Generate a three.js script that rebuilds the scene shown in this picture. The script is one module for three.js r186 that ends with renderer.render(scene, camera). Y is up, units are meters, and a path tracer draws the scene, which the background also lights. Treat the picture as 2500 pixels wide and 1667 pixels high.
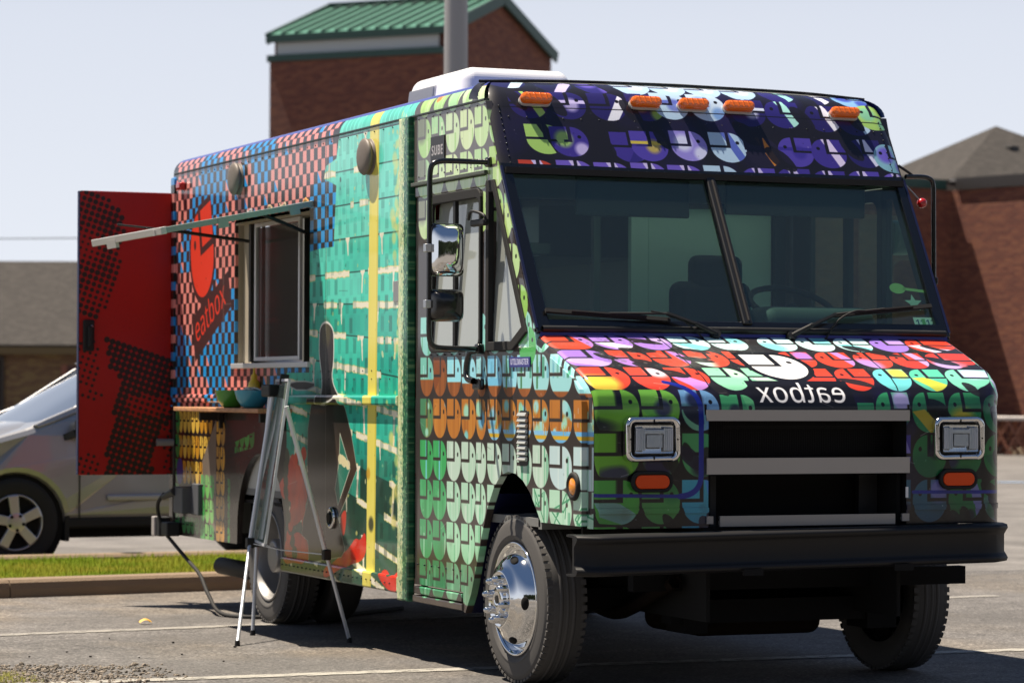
import * as THREE from 'three';
import { mergeGeometries } from 'three/addons/utils/BufferGeometryUtils.js';
import { RoundedBoxGeometry } from 'three/addons/geometries/RoundedBoxGeometry.js';

// ------------------------------------------------------------------ camera, sky, sun, exposure
const scene = new THREE.Scene();
const camera = new THREE.PerspectiveCamera(13.4, 1024 / 682, 0.1, 2000);
{
  const yaw = 22.7625 * Math.PI / 180, pit = 1.0087 * Math.PI / 180, rol = 0.205 * Math.PI / 180;
  const F = new THREE.Vector3(Math.sin(yaw) * Math.cos(pit), Math.sin(pit), -Math.cos(yaw) * Math.cos(pit));
  const R = new THREE.Vector3(Math.cos(yaw), 0, Math.sin(yaw)), U = new THREE.Vector3().crossVectors(R, F);
  const R2 = R.clone().multiplyScalar(Math.cos(rol)).addScaledVector(U, Math.sin(rol));
  const U2 = U.clone().multiplyScalar(Math.cos(rol)).addScaledVector(R, -Math.sin(rol));
  camera.position.set(-5.352, 1.3893, 12.806);
  camera.quaternion.setFromRotationMatrix(new THREE.Matrix4().makeBasis(R2, U2, F.clone().negate()));
}
camera.focus = 13.5;
camera.userData.fStop = 4.0;

{ // hazy bright day: pale horizon, soft blue overhead
  const W = 64, H = 256, d = new Float32Array(W * H * 4);
  const hor = [0.44, 0.46, 0.495], low = [0.37, 0.395, 0.45], zen = [0.042, 0.07, 0.135];
  for (let j = 0; j < H; j++) {
    const e = ((j + 0.5) / H - 0.5) * Math.PI, t = Math.max(0, Math.sin(e));
    for (let i = 0; i < W; i++) {
      const k = (j * W + i) * 4;
      for (let c = 0; c < 3; c++) {
        const a = Math.min(1, t / 0.14), b = Math.min(1, Math.max(0, (t - 0.13) / 0.45));
        let v = hor[c] + (low[c] - hor[c]) * a; v += (zen[c] - v) * b * (2 - b) ;
        d[k + c] = e < 0 ? hor[c] * 0.5 : v;
      }
      d[k + 3] = 1;
    }
  }
  const sky = new THREE.DataTexture(d, W, H, THREE.RGBAFormat, THREE.FloatType);
  sky.mapping = THREE.EquirectangularReflectionMapping; sky.magFilter = sky.minFilter = THREE.LinearFilter; sky.needsUpdate = true;
  scene.background = sky; scene.environment = sky;
}
const sun = new THREE.DirectionalLight(0xfff1de, 5);
sun.position.set(1 - 0.29 * 40, 40, -2 - 0.29 * 40); sun.target.position.set(1, 0, -2);
sun.castShadow = true; sun.shadow.mapSize.set(4096, 4096); sun.shadow.radius = 1;
Object.assign(sun.shadow.camera, { left: -60, right: 60, top: 60, bottom: -60, near: 1, far: 200 });
scene.add(sun, sun.target);
const renderer = new THREE.WebGLRenderer({ antialias: true });
renderer.toneMapping = THREE.LinearToneMapping; renderer.toneMappingExposure = 1.92;
renderer.shadowMap.enabled = true;

// ------------------------------------------------------------------ helpers
const V = (x, y, z) => new THREE.Vector3(x, y, z);
let seed = 7;
const rnd = () => { seed = (seed * 1664525 + 1013904223) >>> 0; return seed / 4294967296; };
const rr = (a, b) => a + (b - a) * rnd();
const used = {};
function numbered(n) { if (!(n in used)) { used[n] = 0; return n; } used[n]++; return n + '_' + String(used[n]).padStart(3, '0'); }
function tag(o, label, category, group, kind) {
  if (label) o.userData.label = label;
  if (category) o.userData.category = category;
  if (group) o.userData.group = group;
  if (kind) o.userData.kind = kind;
  return o;
}
function thing(name, pos, turn = 0) { const g = new THREE.Group(); g.name = numbered(name); g.position.set(...pos); g.rotation.y = turn; scene.add(g); g.updateMatrixWorld(true); return g; }
// one mesh per call; `world` geometries given in scene coordinates are brought into the parent's frame
function mk(name, geo, mat, parent) {
  const g = Array.isArray(geo) ? merge(geo) : geo;
  const m = new THREE.Mesh(g, mat); m.name = parent ? name : numbered(name); m.castShadow = m.receiveShadow = true;
  (parent || scene).add(m); return m;
}
const each = (name, list, mat, parent) => list.map(g => inWorld(name, g, mat, parent));
function inWorld(name, geo, mat, parent) {
  const g = Array.isArray(geo) ? merge(geo) : geo; parent.updateWorldMatrix(true, false);
  g.applyMatrix4(parent.matrixWorld.clone().invert()); return mk(name, g, mat, parent);
}
function merge(list) {
  const a = list.map(g => { const q = g.index ? g.toNonIndexed() : g; for (const k of Object.keys(q.attributes)) if (!['position', 'normal', 'uv'].includes(k)) q.deleteAttribute(k); return q; });
  return a.length === 1 ? a[0] : mergeGeometries(a);
}
const box = (w, h, d, x = 0, y = 0, z = 0) => new THREE.BoxGeometry(w, h, d).translate(x, y, z);
const rbox = (w, h, d, r, x = 0, y = 0, z = 0, s = 3) => new RoundedBoxGeometry(w, h, d, s, r).translate(x, y, z);
const cyl = (r0, r1, h, n = 24) => new THREE.CylinderGeometry(r0, r1, h, n);
function bar(a, b, r, n = 8, r2 = r) { // round bar from a to b
  const d = b.clone().sub(a), L = d.length(); const g = new THREE.CylinderGeometry(r2, r, L, n);
  g.applyQuaternion(new THREE.Quaternion().setFromUnitVectors(V(0, 1, 0), d.normalize())); return g.translate((a.x + b.x) / 2, (a.y + b.y) / 2, (a.z + b.z) / 2);
}
function beam(a, b, w, h, up = V(0, 1, 0)) { // rectangular bar from a to b
  const d = b.clone().sub(a), L = d.length(); d.normalize(); const s = new THREE.Vector3().crossVectors(up, d).normalize(), u = new THREE.Vector3().crossVectors(d, s);
  const g = new THREE.BoxGeometry(w, h, L); g.applyMatrix4(new THREE.Matrix4().makeBasis(s, u, d)); return g.translate((a.x + b.x) / 2, (a.y + b.y) / 2, (a.z + b.z) / 2);
}
const tube = (pts, r, seg = 40, n = 8, t = 0.5) => new THREE.TubeGeometry(new THREE.CatmullRomCurve3(pts.map(p => V(...p)), false, 'catmullrom', t), seg, r, n, false);
function poly2(pts, holes = []) { const s = new THREE.Shape(pts.map(p => new THREE.Vector2(...p))); for (const h of holes) s.holes.push(new THREE.Path(h.map(p => new THREE.Vector2(...p)))); return s; }
const ext = (pts, d, holes = [], bevel = 0) => new THREE.ExtrudeGeometry(poly2(pts, holes), { depth: d - 2 * bevel, bevelEnabled: bevel > 0, bevelSize: bevel, bevelThickness: bevel, bevelOffset: -bevel, bevelSegments: 2, curveSegments: 12 }).translate(0, 0, bevel);
// outline in (z, y) of the long side, outer face at x, thickness d towards +x
const sidePlate = (pts, x, d, holes = [], bevel = 0) => ext(pts, d, holes, bevel).rotateY(-Math.PI / 2).translate(x + d, 0, 0);
const rect = (x0, y0, x1, y1) => [[x0, y0], [x1, y0], [x1, y1], [x0, y1]];
const smooth = (p, n = 4) => { const o = [], m = p.length; for (let i = 0; i < m; i++) { const a = p[i], b = p[(i + 1) % m], c = p[(i + 2) % m]; for (let k = 0; k < n; k++) { const t = k / n, s = 1 - t, x0 = (a[0] + b[0]) / 2, y0 = (a[1] + b[1]) / 2, x1 = (b[0] + c[0]) / 2, y1 = (b[1] + c[1]) / 2; o.push([s * s * x0 + 2 * s * t * b[0] + t * t * x1, s * s * y0 + 2 * s * t * b[1] + t * t * y1]); } } return o; };
function rrect(x0, y0, x1, y1, r, n = 5) {
  const o = []; for (const [cx, cy, a] of [[x1 - r, y0 + r, -90], [x1 - r, y1 - r, 0], [x0 + r, y1 - r, 90], [x0 + r, y0 + r, 180]])
    for (let i = 0; i <= n; i++) { const t = (a + 90 * i / n) * Math.PI / 180; o.push([cx + r * Math.cos(t), cy + r * Math.sin(t)]); } return o;
}
function grid(nu, nv, fn, uvfn) { // fn(i/nu, j/nv) -> [x,y,z]
  const p = [], uv = [], ix = [];
  for (let j = 0; j <= nv; j++) for (let i = 0; i <= nu; i++) { const q = fn(i / nu, j / nv, i, j); p.push(...q); uv.push(...(uvfn ? uvfn(q, i / nu, j / nv, i, j) : [i / nu, j / nv])); }
  for (let j = 0; j < nv; j++) for (let i = 0; i < nu; i++) { const a = j * (nu + 1) + i, b = a + nu + 1; ix.push(a, a + 1, b + 1, a, b + 1, b); }
  const g = new THREE.BufferGeometry(); g.setAttribute('position', new THREE.Float32BufferAttribute(p, 3)); g.setAttribute('uv', new THREE.Float32BufferAttribute(uv, 2)); g.setIndex(ix); g.computeVertexNormals(); return g;
}
function uvBy(g, fn) { const q = g.index ? g.toNonIndexed() : g, p = q.attributes.position, uv = new Float32Array(p.count * 2); for (let i = 0; i < p.count; i++) { const t = fn(p.getX(i), p.getY(i), p.getZ(i)); uv[2 * i] = t[0]; uv[2 * i + 1] = t[1]; } q.setAttribute('uv', new THREE.BufferAttribute(uv, 2)); return q; }
// value noise
const HN = new Float32Array(65536); for (let i = 0; i < 65536; i++) HN[i] = rnd();
function vn(x, y, per = 256) {
  const xi = Math.floor(x), yi = Math.floor(y), fx = x - xi, fy = y - yi, u = fx * fx * (3 - 2 * fx), w = fy * fy * (3 - 2 * fy);
  const h = (a, b) => HN[(((a % per) + per) % per & 255) + 256 * (((b % per) + per) % per & 255)];
  return (h(xi, yi) * (1 - u) + h(xi + 1, yi) * u) * (1 - w) + (h(xi, yi + 1) * (1 - u) + h(xi + 1, yi + 1) * u) * w;
}
const fbm = (x, y, o = 4, per = 256) => { let a = 0, s = 0.5, n = 0; for (let i = 0; i < o; i++) { a += s * vn(x, y, per); n += s; x *= 2; y *= 2; per *= 2; s *= 0.5; } return a / n; };
function dataTex(w, h, fn, srgb = true) {
  const d = new Uint8Array(w * h * 4);
  for (let j = 0; j < h; j++) for (let i = 0; i < w; i++) { const c = fn(i, j), k = 4 * (j * w + i); d[k] = Math.max(0, Math.min(255, c[0])); d[k + 1] = Math.max(0, Math.min(255, c[1])); d[k + 2] = Math.max(0, Math.min(255, c[2])); d[k + 3] = 255; }
  const t = new THREE.DataTexture(d, w, h, THREE.RGBAFormat); if (srgb) t.colorSpace = THREE.SRGBColorSpace; t.wrapS = t.wrapT = THREE.RepeatWrapping; t.magFilter = THREE.LinearFilter; t.minFilter = THREE.LinearMipmapLinearFilter; t.generateMipmaps = true; t.needsUpdate = true; return t;
}
const std = (c, r = 0.6, m = 0, o = {}) => new THREE.MeshStandardMaterial({ color: c, roughness: r, metalness: m, ...o });
const phys = (c, r = 0.4, o = {}) => new THREE.MeshPhysicalMaterial({ color: c, roughness: r, ...o });
const lin = (r, g, b) => new THREE.Color().setRGB(r, g, b);
const M = {
  black: std(0x0b0b0c, 0.55), rubber: std(0x151515, 0.75), blackGloss: phys(0x08080a, 0.25, { clearcoat: 0.5, clearcoatRoughness: 0.2 }),
  bumper: std(0x17181b, 0.5), dark: std(0x050505, 0.95), navy: phys(0x0a1038, 0.4, { clearcoat: 0.5, clearcoatRoughness: 0.2 }), blue: phys(0x16288a, 0.35, { clearcoat: 0.7, clearcoatRoughness: 0.12 }),
  chrome: std(lin(0.78, 0.79, 0.8), 0.06, 1), alu: std(lin(0.62, 0.63, 0.64), 0.34, 1), aluDull: std(lin(0.5, 0.5, 0.5), 0.45, 0.9), steel: std(lin(0.36, 0.36, 0.37), 0.5, 0.9),
  white: std(0xe6e8ea, 0.4), amber: phys(lin(0.85, 0.17, 0.01), 0.18, { clearcoat: 1, clearcoatRoughness: 0.08 }), red: phys(0xb01515, 0.25, { clearcoat: 0.8 }),
  orangeRed: phys(lin(0.75, 0.075, 0.008), 0.4, { specularIntensity: 0.4, clearcoat: 0.15, clearcoatRoughness: 0.08 }),
  glass: new THREE.MeshPhysicalMaterial({ color: lin(0.8, 0.93, 0.88), roughness: 0.015, transmission: 1, thickness: 0, ior: 1.5 }),
  windscreen: new THREE.MeshPhysicalMaterial({ color: lin(0.76, 0.92, 0.87), roughness: 0.015, transmission: 0.992, thickness: 0, ior: 1.5 }),
  clear: new THREE.MeshPhysicalMaterial({ color: lin(0.92, 0.95, 0.95), roughness: 0.03, transmission: 1, thickness: 0, ior: 1.5 }),
  tyre: std(lin(0.075, 0.072, 0.069), 0.75), interior: std(lin(0.16, 0.17, 0.165), 0.6), 
};
const MORTAR=[
[[-2.79,1.88],[-2.67,1.88],[-2.53,1.87]],
[[-2.42,1.86],[-2.38,1.87]],
[[-2.26,1.87],[-2.1,1.87]],
[[-2.04,1.85],[-1.92,1.85]],
[[-1.8,1.85],[-1.66,1.85],[-1.54,1.83],[-1.43,1.83]],
[[-1.75,2.04],[-1.77,1.96],[-1.76,1.88],[-1.77,1.85]],
[[-2.04,1.84],[-2.05,1.76],[-2.06,1.69]],
[[-2.88,1.72],[-2.78,1.69]],
[[-2.52,1.7],[-2.3,1.7]],
[[-2.25,1.7],[-2.06,1.68],[-1.92,1.67]],
[[-1.8,1.66],[-1.6,1.65]],
[[-2.31,1.69],[-2.32,1.58],[-2.34,1.52]],
[[-2.48,1.52],[-2.34,1.52]],
[[-2.92,1.56],[-2.77,1.55]],
[[-2.25,1.51],[-2.1,1.5],[-1.92,1.48],[-1.79,1.48],[-1.65,1.47],[-1.5,1.46]],
[[-1.77,1.65],[-1.75,1.59]],
[[-1.76,1.55],[-1.75,1.49]],
[[-2.07,1.48],[-2.07,1.4]],
[[-2.42,1.36],[-2.31,1.34],[-2.14,1.33],[-1.98,1.32],[-1.83,1.31]],
[[-1.81,1.28],[-1.65,1.28],[-1.51,1.27]],
[[-1.77,1.27],[-1.78,1.15]],
[[-1.79,1.14],[-1.65,1.11],[-1.51,1.09]],
[[-2.02,1.13],[-1.95,1.07]],
[[-1.72,2.04],[-1.66,2.04],[-1.52,2.04]],
[[-2.81,2.04],[-2.67,2.05]],
[[-2.38,2.06],[-2.27,2.06]],
[[-2.19,1.16],[-2.08,1.1],[-1.97,1.06],[-1.97,0.99],[-2.13,0.97]],
[[-1.76,1.11],[-1.56,1.09]],
[[-1.79,0.93],[-1.53,0.89]],
[[-1.79,0.93],[-1.82,0.74]],
[[-1.84,0.74],[-1.56,0.69]],
[[-2.24,0.81],[-2.0,0.79],[-1.95,0.76]],
[[-2.09,0.78],[-2.11,0.64]],
[[-2.29,0.66],[-1.96,0.6]],
[[-1.79,0.55],[-1.57,0.5]],
[[-3.38,1.17],[-3.2,1.13],[-2.98,1.11]],
[[-3.09,1.27],[-3.07,1.14]],
[[-3.53,0.9],[-3.34,0.87]],
[[-3.01,0.95],[-2.83,0.93]],
[[-2.5,2.54],[-2.27,2.55]],
[[-1.69,2.42],[-1.45,2.44]],
[[-1.68,2.8],[-1.5,2.8]],
[[-1.99,2.45],[-2.01,2.4]],
[[-1.76,2.23],[-1.5,2.24]],
[[-2.17,2.21],[-1.9,2.24]],
[[-2.15,2.21],[-2.17,2.16]],
[[-1.55,2.63],[-1.4,2.69]],
];
const TEAL_EDGE=[[-2.42,2.88],[-2.49,2.69],[-2.67,2.66],[-2.7,2.59],[-2.49,2.54],[-2.53,2.2],[-2.74,2.2],[-2.95,2.19]];
const BLADE_SHAPE=[[-2.77,1.68],[-2.76,1.76],[-2.65,1.79],[-2.54,1.75],[-2.52,1.7],[-2.52,1.55],[-2.56,1.47],[-2.49,1.4],[-2.4,1.35],[-2.8,1.3],[-2.72,1.39],[-2.72,1.48],[-2.77,1.59]];
const BODY_SHAPE=[[-2.89,1.35],[-2.4,1.35],[-2.33,1.3],[-2.23,1.17],[-2.13,0.97],[-2.32,0.79],[-2.44,0.69],[-2.32,0.52],[-2.38,0.48],[-2.93,0.42],[-2.95,0.54],[-3.06,0.57],[-3.04,0.65],[-2.94,0.79],[-2.97,0.99],[-2.96,1.18]];
const CUT_SHAPE=[[-2.41,1.16],[-2.24,0.97],[-2.44,0.76],[-2.49,0.85],[-2.42,1.01]];
const PLATE_SHAPE=[[-3.31,1.44],[-3.17,1.45],[-3.01,1.45],[-2.85,1.44],[-2.85,1.42],[-2.98,1.4],[-3.17,1.4],[-3.29,1.42]];
const RED_A=[[-3.25,1.05],[-3.34,0.92],[-3.53,0.83],[-3.38,0.75],[-3.23,0.76],[-3.34,0.64],[-3.23,0.6],[-3.04,0.66],[-3.01,0.73],[-2.94,0.81],[-3.05,0.9],[-3.16,0.99]];
const RED_B=[[-3.37,0.46],[-3.19,0.59],[-3.04,0.57],[-2.94,0.53],[-2.93,0.4],[-3.15,0.41],[-3.3,0.38]];
const RED_C=[[-2.42,0.69],[-2.3,0.76],[-2.3,0.66],[-2.35,0.57]];
const RED_D=[[-2.25,0.53],[-2.15,0.6],[-2.07,0.58],[-1.99,0.65],[-1.96,0.54],[-2.04,0.47],[-2.22,0.45],[-2.42,0.39],[-2.62,0.34],[-2.62,0.41]];
const RED_E=[[-1.77,0.43],[-1.65,0.46],[-1.59,0.4],[-1.44,0.48],[-1.43,0.33],[-1.61,0.35]];
const SUN_TRI=[[-5.17,1.25],[-4.59,1.26],[-4.59,1.19],[-5.07,1.04]];
const GREEN_WEDGE=[[-4.36,1.08],[-3.78,1.18],[-3.78,1.07],[-4.36,1.01]];
const GREEN_COL=[[-5.02,0.88],[-4.86,0.88],[-4.74,0.78],[-4.74,0.63],[-4.98,0.62]];
const YEL_COL=[[-4.59,1.16],[-4.38,1.26],[-4.37,0.65],[-4.58,0.64]];
const STRIPE=[[-1.92,2.18],[-1.8,2.17],[-1.81,1.4],[-1.84,1.08],[-1.93,1.07]];
// ------------------------------------------------------------------ printed vinyl wrap of the truck
function canvasPlane(w, h, S, x0, y0) { // canvas whose drawing units are metres, y up
  const c = document.createElement('canvas'); c.width = Math.round(w * S); c.height = Math.round(h * S);
  const x = c.getContext('2d'); x.setTransform(S, 0, 0, -S, -x0 * S, c.height + y0 * S); x.lineJoin = x.lineCap = 'round'; return { c, x, uv: (a, b) => [(a - x0) / w, (b - y0) / h] };
}
function canvasTex(c, rep) { const t = new THREE.CanvasTexture(c); t.colorSpace = THREE.SRGBColorSpace; t.anisotropy = 8; if (rep) t.wrapS = t.wrapT = THREE.RepeatWrapping; return t; }
const fillPoly = (x, c, p) => { x.fillStyle = c; x.beginPath(); p.forEach((q, i) => i ? x.lineTo(q[0], q[1]) : x.moveTo(q[0], q[1])); x.closePath(); x.fill(); };
const strokePoly = (x, c, w, p, close) => { x.strokeStyle = c; x.lineWidth = w; x.beginPath(); p.forEach((q, i) => i ? x.lineTo(q[0], q[1]) : x.moveTo(q[0], q[1])); if (close) x.closePath(); x.stroke(); };
const blob = (x, c, px, py, r, a = 1) => { const g = x.createRadialGradient(px, py, 0, px, py, r); g.addColorStop(0, c); g.addColorStop(0.55, c); g.addColorStop(1, c.slice(0, 7) + '00'); x.globalAlpha = a; x.fillStyle = g; x.beginPath(); x.arc(px, py, r, 0, 7); x.fill(); x.globalAlpha = 1; };
function letters(x, str, px, py, size, ang, col, mir = 1, font = 'sans-serif', weight = '') { x.save(); x.translate(px, py); x.rotate(ang); x.scale(mir * size / 100, -size / 100); x.font = `${weight} 100px ${font}`; x.fillStyle = col; x.fillText(str, 0, 0); x.restore(); }
// the repeated emblem: round shape with a square bitten out of its upper corner
function emblemPath(x, px, py, w, h, m) {
  const X = u => m ? px + w - u * w : px + u * w, Y = v => py - v * h;
  x.beginPath(); x.moveTo(X(0.57), Y(0)); x.bezierCurveTo(X(0.8), Y(0), X(1), Y(0.2), X(1), Y(0.5)); x.bezierCurveTo(X(1), Y(0.78), X(0.78), Y(1), X(0.5), Y(1)); x.bezierCurveTo(X(0.22), Y(1), X(0), Y(0.78), X(0), Y(0.51)); x.lineTo(X(0.57), Y(0.51)); x.closePath();
  x.moveTo(X(0), Y(0)); x.lineTo(X(0.47), Y(0)); x.lineTo(X(0.47), Y(0.43)); x.lineTo(X(0), Y(0.43)); x.closePath();
}
function emblem(x, px, py, w, h, m, paint, dark = '#0d0b0c') {
  x.save(); emblemPath(x, px, py, w, h, m); x.clip(); paint(); x.restore();
  x.fillStyle = dark; x.beginPath(); x.ellipse(m ? px + w * 0.22 : px + w * 0.78, py - h * 0.33, w * 0.05, h * 0.055, 0, 0, 7); x.fill();
}
const pick = a => a[Math.floor(rnd() * a.length) % a.length];
const speckle = (x, n, x0, y0, x1, y1, cols, r0, r1, a) => { for (let i = 0; i < n; i++) { x.globalAlpha = a * rnd(); x.fillStyle = pick(cols); x.beginPath(); const r = rr(r0, r1); x.ellipse(rr(x0, x1), rr(y0, y1), r, r * rr(0.5, 1.6), rr(0, 3), 0, 7); x.fill(); } x.globalAlpha = 1; };
function rough(x, c, p, w) { // an uneven painted line
  for (let i = 1; i < p.length; i++) { const [ax, ay] = p[i - 1], [bx, by] = p[i], L = Math.hypot(bx - ax, by - ay), n = Math.max(2, Math.ceil(L / 0.012)); x.fillStyle = c;
    for (let k = 0; k <= n; k++) { const t = k / n, q = w * rr(0.32, 0.62); x.beginPath(); x.ellipse(ax + (bx - ax) * t + rr(-1, 1) * w * 0.12, ay + (by - ay) * t + rr(-1, 1) * w * 0.12, q * 1.2, q, 0, 0, 7); x.fill(); } }
}

// --- long side: (z, y) plane
const SIDE = canvasPlane(6.82, 2.72, 300, -5.76, 0.28);
{
  const x = SIDE.x;
  x.fillStyle = '#2b2523'; x.fillRect(-5.8, 0.2, 7, 3);
  // chequers
  const cw = 0.0655, ch = 0.068;
  for (let j = 0; j < 27; j++) for (let i = 0; i < 50; i++) {
    const z = -5.76 + i * cw, y = 1.28 + j * ch;
    if ((i + j) % 2) { x.fillStyle = j % 3 ? '#332b2b' : '#2a2424'; x.fillRect(z, y, cw + 0.002, ch + 0.002); continue; }
    const f = Math.sin(z * 5.1 + y * 2.2 + Math.sin(y * 6.3) * 0.8) + Math.sin(y * 7.4 - z * 2.3) * 0.8;
    const warm = z > -4.2 && y > 2.42 ? f > -0.9 + Math.max(0, (2.75 - y)) * 2 * (z > -3.3 ? 2 : 0.4) : f > 0.15;
    const a = '#ee948c', b = '#1b9be8';
    x.fillStyle = warm ? a : b; x.fillRect(z, y, cw, ch);
    if (Math.abs(f) < 0.45 && (i * 7 + j * 3) % 3 === 0) fillPoly(x, warm ? b : a, [[z, y], [z + cw, y], [z, y + ch]]);
  }
  // rear corner: one wide column of squares
  for (let j = 0; j < 60; j++) { x.fillStyle = ['#151314', '#1c86cf', '#151314', '#d98a84'][j % 4]; x.fillRect(-5.76, 1.3 + j * 0.058, 0.085, 0.058); }
  // lower rear: brown with yellow and green emblems
  x.fillStyle = '#1d1613'; x.fillRect(-5.76, 0.2, 2.4, 1.09);
  const yel = ['#d9a52e', '#c98f25', '#e2b84a'], grn = ['#2f8f3c', '#3aa04a', '#2c7f3a'];
  const small = (z, y, cols, w = 0.085, h = 0.15) => emblem(x, z, y, w, h, 0, () => { x.fillStyle = pick(cols); x.fillRect(z, y - h, w, h); }, '#2a2320');
  for (let i = 0; i < 8; i++) for (let j = 0; j < 3; j++) { const z = -5.58 + i * 0.094, y = 1.27 - j * 0.165; if (z > -5.0 + (2 - j) * 0.12 && j) continue; small(z, y, z < -5.5 ? yel : yel); }
  fillPoly(x, '#7b6f63', [[-5.05, 0.95], [-4.75, 1.22], [-4.75, 0.5], [-5.02, 0.6]]);
  fillPoly(x, '#5b5048', [[-5.3, 0.75], [-4.75, 0.75], [-4.75, 0.6], [-5.3, 0.62]]);
  for (let j = 0; j < 5; j++) for (let i = 0; i < 2; i++) small(-4.745 + i * 0.092, 1.2 - j * 0.155, ['#d9a23a', '#cf9640', '#b98a3e'], 0.088, 0.15);
  for (let j = 0; j < 6; j++) small(-5.66, 1.27 - j * 0.16, grn, 0.1, 0.155);
  x.save(); x.beginPath(); GREEN_WEDGE.forEach((q, i) => i ? x.lineTo(...q) : x.moveTo(...q)); x.closePath(); x.clip(); for (let i = 0; i < 6; i++) for (let j = 0; j < 4; j++) small(-4.56 + i * 0.1, 1.18 - j * 0.13, grn, 0.095, 0.13); x.restore();
  for (let i = 0; i < 3; i++) for (let j = 0; j < 3; j++) small(-5.08 + i * 0.1, 0.86 - j * 0.155, ['#4fb25a', '#7cc86a', '#3f9a4c'], 0.09, 0.15);
  for (let i = 0; i < 5; i++) small(-5.5 + i * 0.1, 0.58, ['#2f6b3a', '#3d7f46'], 0.095, 0.11);
  for (let j = 0; j < 6; j++) small(-4.5, 0.85 - j * 0.1, grn, 0.05, 0.1);
  x.fillStyle = '#22307e'; x.beginPath(); x.ellipse(-5.56, 0.87, 0.075, 0.085, 0, 0, 7); x.fill(); for (let i = 0; i < 4; i++) { x.fillStyle = '#cfc9b8'; x.fillRect(-5.47 + i * 0.05, 0.83 + (i % 2) * 0.02, 0.018, 0.05); }
  // teal bricks
  const edge = TEAL_EDGE, teal = () => { x.beginPath(); x.moveTo(edge[0][0] - 0.02, 3.1); edge.forEach(q => x.lineTo(...q)); x.lineTo(-2.94, 1.9); x.lineTo(-2.94, 1.5); x.lineTo(-3.35, 1.5); x.lineTo(-3.35, 0.2); x.lineTo(-1.2, 0.2); x.lineTo(-1.2, 3.1); x.closePath(); };
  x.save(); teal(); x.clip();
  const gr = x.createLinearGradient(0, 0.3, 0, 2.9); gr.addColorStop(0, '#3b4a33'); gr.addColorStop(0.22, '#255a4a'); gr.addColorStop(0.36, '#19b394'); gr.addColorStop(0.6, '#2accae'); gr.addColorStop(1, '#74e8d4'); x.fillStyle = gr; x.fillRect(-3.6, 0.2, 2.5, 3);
  for (let j = 0; j < 24; j++) for (let i = 0; i < 36; i++) if ((i + j) % 2) { const z = -3.5 + i * 0.062, y = 0.62 + j * 0.1; x.globalAlpha = rr(0.1, 0.34); x.fillStyle = y < 0.95 ? '#22352e' : '#176e66'; x.fillRect(z, y, 0.05, 0.09); }
  x.globalAlpha = 1;
  for (let i = 0; i < 40; i++) blob(x, pick(['#1a8f7c', '#35c9b0', '#1f7a70', '#58d0bb']), rr(-3.4, -1.3), rr(0.9, 2.9), rr(0.04, 0.16), 0.3);
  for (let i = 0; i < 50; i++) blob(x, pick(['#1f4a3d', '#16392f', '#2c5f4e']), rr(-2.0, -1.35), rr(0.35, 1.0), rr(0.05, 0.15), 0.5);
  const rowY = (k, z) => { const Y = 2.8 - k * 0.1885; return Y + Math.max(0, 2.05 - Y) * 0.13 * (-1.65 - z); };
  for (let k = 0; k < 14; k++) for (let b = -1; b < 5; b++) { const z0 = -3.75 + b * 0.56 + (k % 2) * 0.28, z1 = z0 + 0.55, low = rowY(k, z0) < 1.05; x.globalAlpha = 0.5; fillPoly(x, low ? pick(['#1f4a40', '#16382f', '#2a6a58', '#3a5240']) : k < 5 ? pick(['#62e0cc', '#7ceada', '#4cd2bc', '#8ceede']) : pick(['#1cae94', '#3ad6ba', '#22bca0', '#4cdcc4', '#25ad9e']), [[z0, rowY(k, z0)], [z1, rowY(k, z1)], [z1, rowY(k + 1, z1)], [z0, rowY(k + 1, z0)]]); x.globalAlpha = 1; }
  for (let k = 0; k < 15; k++) { strokePoly(x, '#123f39', 0.007, [[-3.4, rowY(k, -3.4)], [-1.3, rowY(k, -1.3)]]);
    const hi = 2.8 - k * 0.1885 > 2.1, thr = hi ? 0.66 : 0.4; for (const [grow, c] of [[0.0035, '#d8d07a'], [0, '#f3eeda']]) for (let z = -3.35; z < -1.46; z += 0.004) { const n = vn(z * 5 + 40, k * 7.3) * 0.7 + vn(z * 17, k * 3.1) * 0.3; if (n < thr) continue; const w = 0.0085 + 0.007 * vn(z * 26, k * 4.7) + 0.005 * vn(z * 90, k) + grow, y = rowY(k, z) - 0.006 + 0.007 * (vn(z * 14, k * 2.2) - 0.5); x.fillStyle = c; x.fillRect(z - grow, y - w, 0.005 + 2 * grow, 2 * w); }
    for (let b = 0; b < 5; b++) { const z = -3.19 + b * 0.56 + (k % 2) * 0.28 + rr(-0.06, 0.06); if (rnd() < (hi ? 0.78 : 0.25)) continue; const y0 = rowY(k, z), y1 = rowY(k + 1, z), cut = rnd() < 0.45 ? rr(0.4, 0.85) : 1, ln = rr(-0.02, 0.02); for (let t = 0; t < cut; t += 0.02) { const w = 0.013 * (0.75 + 0.5 * vn(t * 9, k * 5 + b)) * (cut < 1 ? 1 - 0.6 * t / cut : 1) + (t < 0.12 ? 0.02 * (0.12 - t) / 0.12 : 0); x.fillStyle = '#f1ebd4'; x.fillRect(z + ln * t - w, y0 + (y1 - y0) * t - 0.006, 2 * w, 0.012); } } }
  for (let j = 0; j < 22; j++) for (let i = 0; i < 34; i++) if ((i + j) % 2 === 0) { const z = -3.45 + i * 0.0625, y = 0.5 + j * 0.11; if (vn(z * 3, y * 3) < 0.35) continue; x.globalAlpha = rr(0.12, 0.38) * (y < 1.95 ? 1.2 : 0.7); x.fillStyle = y < 1 ? '#16241f' : '#0f5049'; x.fillRect(z, y, 0.05, 0.085); x.globalAlpha = 1; }
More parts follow.
